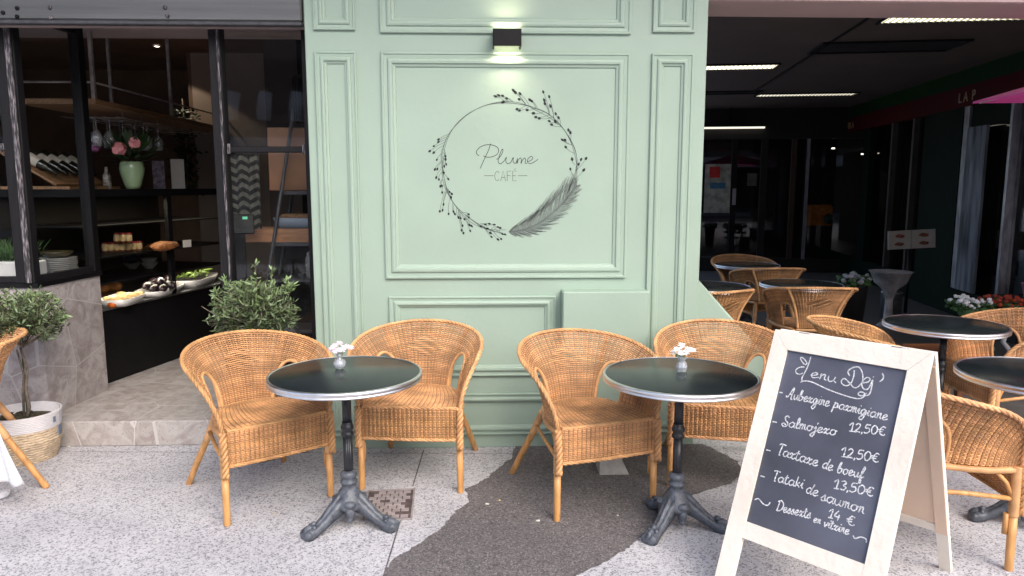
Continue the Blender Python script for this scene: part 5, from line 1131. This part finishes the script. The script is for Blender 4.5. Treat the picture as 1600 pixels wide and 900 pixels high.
mb = MB(); mb.box(.205, .212, -.025, .02, .14, .20, M=Matrix.Rotation(R(8), 4, 'Z')); mb.box(.213, .217, -.012, .008, .235, .27, M=Matrix.Rotation(R(-8), 4, 'Z')); mb.build('side_tag', mat('blue_grey_tag', (.16, .2, .27), .7), t)

t = thing('olive_bush', 'bushy grey-green olive with upright shoots behind the left wicker chair', 'plant', (-1.36, 4.28, 0))
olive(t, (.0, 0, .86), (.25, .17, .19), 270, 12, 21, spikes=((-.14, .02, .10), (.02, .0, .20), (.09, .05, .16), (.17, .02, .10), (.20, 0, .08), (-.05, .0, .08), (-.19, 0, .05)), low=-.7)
mb = MB(); mb.tube([(0, 0, .28), (.02, 0, .5), (0, 0, .75)], [.014, .012, .009], 8); mb.build('trunk', M_bark, t)
mb = MB(); mb.lathe([(.12, 0), (.13, .01), (.155, .28), (.165, .285), (.165, .30), (.15, .30), (.145, .27), (0, .27)], n=32, cap=False); mb.build('pot', mat('dark_planter', (.03, .03, .032), .6), t)

# ================================================================ SMALL THINGS ON THE GROUND
# drain cover
c = (PZ(590, 768, 0) + PZ(640, 768, 0) + PZ(625, 812, 0) + PZ(575, 812, 0)) / 4
t = thing('drain_cover', 'rusty square cast-iron drain cover with a broken brick pattern, behind the left table foot', 'drain cover', (c.x, c.y, .002), R(3))
M_cast = mat('rusty_cast_iron', (.33, .285, .285), .75, .15, 20, .3, 60); M_castd = mat('drain_groove', (.11, .08, .08), .8, .3, 20)
mb = MB(); mb.box(-.115, .115, -.17, .17, 0, .002); mb.build('plate', M_castd, t)
mb = MB()
for i in range(9):
    for j in range(5):
        if rnd.random() < .08: continue
        x = -.105 + j * .043 + (.021 if i % 2 else 0); y = -.16 + i * .036
        if x + .036 > .113: continue
        mb.box(x, x + .036, y, y + .029, .0021, .0062)
mb.build('raised_pattern', M_cast, t)
mb = MB(); mb.box(-.125, -.117, -.18, .18, 0, .006); mb.box(.117, .125, -.18, .18, 0, .006); mb.box(-.1165, .1165, -.18, -.172, 0, .006); mb.box(-.1165, .1165, .172, .18, 0, .006); mb.build('frame', M_cast, t)
# wedge under chair
t = PZ(955, 730, .05); mb = MB(); a = [(-.075, 0), (.085, 0), (.05, .0), ]
v0 = [mb.vert(q) for q in ((-.075, -.05, 0), (.09, -.05, 0), (.045, -.02, .095), (-.07, -.02, .095))]; v1_ = [mb.vert(q) for q in ((-.075, .10, 0), (.09, .10, 0), (.045, .06, .095), (-.07, .06, .095))]
mb.face(v0); mb.face(v1_[::-1])
for k in range(4): mb.face([v0[k], v1_[k], v1_[(k + 1) % 4], v0[(k + 1) % 4]])
tag(mb.build('concrete_block', mat('pale_concrete', (.42, .40, .37), .85, .1, 20, .2), None, (.70, 3.95, .0045)), 'small pale concrete wedge on the dark asphalt beneath the wicker chair', 'block')
# litter
def scrap(name, label, px, s, m=M_white, z=.0046):
    p = PZ(*px, z); mb = MB(); n = 7; i = [mb.vert((s * rnd.uniform(.5, 1) * math.cos(2 * math.pi * k / n), s * rnd.uniform(.5, 1) * math.sin(2 * math.pi * k / n), rnd.uniform(.001, .004))) for k in range(n)]; c_ = mb.vert((0, 0, .006))
    for k in range(n): mb.face([i[k], i[(k + 1) % n], c_])
    mb.face(i[::-1]); tag(mb.build(name, m, None, (p.x, p.y, z)), label, 'litter', 'paper scraps on the ground')
scrap('paper_scrap', 'largest white paper scrap on the dark asphalt left of the middle chair leg', (841, 814), .014)
scrap('paper_scrap', 'small torn white paper scrap near the left border of the asphalt patch', (761, 788), .014); scrap('paper_scrap', 'tiny yellowish scrap just right of the torn paper', (781, 782), .009, M_past)
scrap('paper_scrap', 'pale flake on asphalt behind the table foot', (965, 806), .008); scrap('cigarette_butt', 'small tan cigarette end on the pavement just left of the left table foot', (430, 803), .008, M_past, .0005); scrap('paper_scrap', 'white speck on the pavement by the basket', (93, 694), .012, M_white, .0005); scrap('paper_scrap', 'pale flattened scrap before the entrance step, right of the basket', (108, 663 + 35), .016, M_white, .0005)
mb = MB()
for i in range(420):
    x, y = rnd.uniform(-.3, 1.3), rnd.uniform(2.5, 4.3); u = (x, y)
    ins = False; j = len(poly) - 1
    for k in range(len(poly)):
        if (poly[k][1] > y) != (poly[j][1] > y) and x < (poly[j][0] - poly[k][0]) * (y - poly[k][1]) / (poly[j][1] - poly[k][1]) + poly[k][0]: ins = not ins
        j = k
    if not ins: continue
    s_ = rnd.uniform(.0015, .004); a = rnd.uniform(0, 6); mb.face([mb.vert((x + s_ * math.cos(a + q), y + s_ * math.sin(a + q), .0052)) for q in (0, 1.9, 4.2)])
tag(mb.build('grit', mat('pale_grit', (.45, .42, .38), .8), None), 'pale grit scattered over the dark asphalt', 'grit', kind='stuff')
# black bag
t = thing('black_bag', 'black bag with a crumpled white tag on the ground behind the left chair', 'bag', (-1.27, 4.80, .161)); t.location = (-1.30, 4.49, .161)
t.location = (-1.12, 4.34, 0); mb = MB(); mb.blob((0, 0, .215), .22, 16, 10, (.46, .30, .98), .05, 4); mb.build('bag_body', mat('black_nylon', (.01, .01, .011), .6, .2, 20, .3), t)
p = PZ(443, 628, .30); mb = MB(); mb.blob((-.07, -.06, .33), .026, 8, 6, (.9, .5, 1), .35, 9); mb.build('white_tag', M_cloth, t)
# cloth over the left-edge chair
mb = MB(); rows = []
BX = PY(31, 735, 3.5).x
for j in range(17):
    z = .47 - j * .0195; row = []
    for i in range(26):
        f = i / 25; w = .30; x = BX - .30 + f * w - .12 * (1 - j / 16); y = 3.56 + .02 * math.sin(f * 17 + j * .12) - .05 * j / 21; row.append(mb.vert((x, y, z - .012 * math.sin(f * 9))))
    rows.append(row)
for j in range(16):
    for i in range(25): mb.face([rows[j][i], rows[j][i + 1], rows[j + 1][i + 1], rows[j + 1][i]], True)
o = mb.build('white_blanket', M_cloth); o.modifiers.new('thickness', 'SOLIDIFY').thickness = .006
tag(o, 'white knitted blanket hanging down over the seat edge of the left-edge chair', 'blanket')
mb = MB(); mb.blob((0, 0, .02), .03, 10, 7, (1.2, 1.6, .7), .12, 6); p = PZ(3, 778, .0); tag(mb.build('crumpled_napkin', M_cloth, None, (p.x, p.y, .0)), 'small crumpled white napkin on the pavement at the left edge', 'napkin')

# ---- passage flowers, bowl, bin, parasol
def posy(mb, c, r, n, size, seed, flat=.5):
    rg = random.Random(seed)
    for i in range(n): a = rg.uniform(0, 6.28); q = r * math.sqrt(rg.random()); mb.blob(Vector(c) + Vector((q * math.cos(a), q * math.sin(a), rg.uniform(0, r * flat))), size * rg.uniform(.7, 1.2), 7, 5, (1, 1, .8), .25, i)
t = thing('flower_stand', 'white carved stool carrying bouquets in the passage', 'stool', (4.72, 6.80, .003)); t.location = (4.70, 6.75, .003)
for sx_ in (-1, 1):
    for sy in (-1, 1): mb = MB(); mb.tube([(sx_ * .26, sy * .16, 0), (sx_ * .23, sy * .14, .05), (sx_ * .16, sy * .12, .14), (sx_ * .20, sy * .10, .30)], [.03, .022, .022, .03], 8); mb.build('leg', M_ceram, t)
mb = MB(); mb.box(-.30, .30, -.2, .2, .30, .34, bev=.01); mb.build('top', mat('dark_top', (.03, .03, .03), .6), t)
for i, (dx, m, lab) in enumerate(((-.17, M_petalw, 'bouquet of small white flowers, left on the white stool in the passage'), (.13, mat('orange_red_petals', (.50, .06, .02), .6, .3, 20), 'bouquet of orange-red flowers, right on the white stool in the passage'))):
    b = thing('bouquet', lab, 'flowers', (4.70 + dx, 6.68, .344), 0, 'bouquets on the stool'); mb = MB(); mb.lathe([(.04, 0), (.05, .01), (.12, .12)], n=14); mb.build('wrapping', mat('kraft_wrap', (.12, .10, .05), .7) if i else mat('green_wrap', (.06, .14, .04), .6), b)
    mb = MB(); posy(mb, (0, 0, .14), .17, 46, .022, 3 + i); mb.build('blooms', m, b); mb = MB(); posy(mb, (0, 0, .10), .19, 60, .022, 8 + i, .4); mb.build('leaves', M_leaf2, b)
p = PY(1386, 470, 8.8)
lathe_thing('metal_bin', 'brushed steel waste bin standing far back in the passage', 'bin', (4.93, 8.7, .003), [(0, 0), (.12, 0), (.12, .30), (.125, .31), (.12, .33), (0, .34)], mat('dull_steel', (.20, .20, .22), .35, .1, 20, metal=.8))
p = PY(1383, 455, 8.2); t = thing('pedestal_bowl', 'wide white bowl planter on a slim pedestal before the steel bin', 'planter', (4.62, 8.2, .003))
mb = MB(); mb.lathe([(.12, 0), (.05, .05), (.04, .30), (.08, .42), (.17, .50), (.22, .62), (.235, .63), (.21, .63), (.0, .56)], n=28, cap=False); mb.build('bowl', mat('grey_white_bowl', (.36, .33, .33), .5, .3, 8), t)
t = thing('white_flower_pot', 'pot of white flowers left of the pedestal bowl in the passage', 'flowers', (4.05, 7.9, .003)); mb = MB(); mb.lathe([(.10, 0), (.14, .5), (.15, .52)], n=18); mb.build('pot', M_dark, t)
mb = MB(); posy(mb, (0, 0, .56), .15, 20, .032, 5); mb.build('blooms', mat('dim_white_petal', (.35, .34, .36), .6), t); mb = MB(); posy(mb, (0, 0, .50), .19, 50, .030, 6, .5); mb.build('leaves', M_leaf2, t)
t = thing('pink_bucket', 'pink bucket on a dark crate at the right edge of the passage', 'bucket', (5.72, 7.4, .45)); mb = MB(); mb.lathe([(.10, 0), (.13, .14), (.135, .14), (.12, .13), (0, .12)], n=24, cap=False); mb.build('pail', mat('pink_pail', (.55, .22, .32), .5), t); mb = MB(); mb.tube([(-.06, 0, .13), (-.11, 0, .25)], .012, 6); mb.tube([(.04, 0, .13), (.10, .03, .22)], .01, 6); mb.build('trowel_handles', M_cloth, t)
t = thing('dark_crate', 'dark wooden crate carrying the pink bucket', 'crate', (5.72, 7.4, .003)); mb = MB(); mb.box(-.35, .35, -.25, .25, 0, .445, bev=.01); mb.build('crate_body', M_dark, t)
t = thing('brown_stool', 'low brown wooden stool beneath the table beyond the menu board', 'stool', (3.20, 5.05, .003)); M_bst = mat('brown_stool_wood', (.22, .08, .03), .5)
for sx_ in (-1, 1):
    for sy in (-1, 1): mb = MB(); mb.box(sx_ * .13 - .02, sx_ * .13 + .02, sy * .11 - .02, sy * .11 + .02, 0, .42); mb.build('leg', M_bst, t)
mb = MB(); mb.box(-.16, .16, -.14, .14, .4205, .45, bev=.006); mb.build('seat', M_bst, t); mb = MB(); mb.box(-.11, .0, -.128, -.112, .02, .42); mb.build('side_panel', M_bst, t)
# parasol at the right edge
tip = PY(1520, 159, 5.5); zc = tip.z; t = thing('pink_parasol', 'bright pink parasol whose edge enters at the upper right', 'parasol', (tip.x + 1.0, 4.5, 0)); mb = MB(); n = 8
sq = [(-1, 1), (0, 1), (1, 1), (1, 0), (1, -1), (0, -1), (-1, -1), (-1, 0)]
ap = mb.vert((0, 0, zc + .36)); ring = [mb.vert((x, y, zc + (.012 if x * y == 0 else 0))) for x, y in sq]; ring2 = [mb.vert((x, y, zc - .012 + (.012 if x * y == 0 else 0))) for x, y in sq]; ap2 = mb.vert((0, 0, zc + .345))
for k in range(n): mb.face([ap, ring[(k + 1) % n], ring[k]]); mb.face([ap2, ring2[k], ring2[(k + 1) % n]]); mb.face([ring[k], ring[(k + 1) % n], ring2[(k + 1) % n], ring2[k]])
mb.build('canopy', M_pink, t); mb = MB(); mb.tube([(0, 0, 0), (0, 0, zc + .39)], .022, 10); mb.build('pole', M_white, t)
for x, y in sq: mb = MB(); mb.tube([(x * .97, y * .97, zc - .012), (.04 * x, .04 * y, zc + .31)], .007, 5); mb.build('rib', M_white, t)
mb = MB(); mb.lathe([(.24, 0), (.24, .05), (.06, .08), (.05, .16)], n=24); mb.build('base', M_black, t)

# ================================================================ STREET BEHIND THE CAMERA (mirrored in panes and metal)
t = thing('opposite_building', 'pale rendered building with tall windows across the street behind the viewer', 'building', (0, -19, 0))
mb = MB(); mb.box(-26, 26, -4, 0, 0, 7.5); mb.build('facade', mat('dark_render', (.13, .11, .10), .8, .06, 1), t)
M_pr = mat('white_render', (.75, .73, .72), .8, .05, 2)
for k in range(40):
    mb = MB(); mb.tube([(-23.4 + k * 1.17, .06, 4.0), (-23.36 + k * 1.17, .10, 4.5), (-23.28 + k * 1.17, .04, 5.0)], [.25, .27, .25], 10); mb.build('white_column', M_pr, t)
mb = MB(); mb.prism([(-26, .05), (26, .05), (26, 1.6), (-26, 1.6)], 3.2, 3.28); mb.box(-26, 26, 1.5, 1.6, 2.7, 3.19); mb.build('pale_awning', M_pr, t)
for k in range(13): mb = MB(); mb.box(-24.2 + k * 4, -22.8 + k * 4, .0, .05, 4.2, 6.2); mb.build('window', M_dark, t); mb = MB(); mb.box(-24.6 + k * 4, -22.4 + k * 4, .0, .05, .3, 2.9); mb.build('window', M_dark, t)
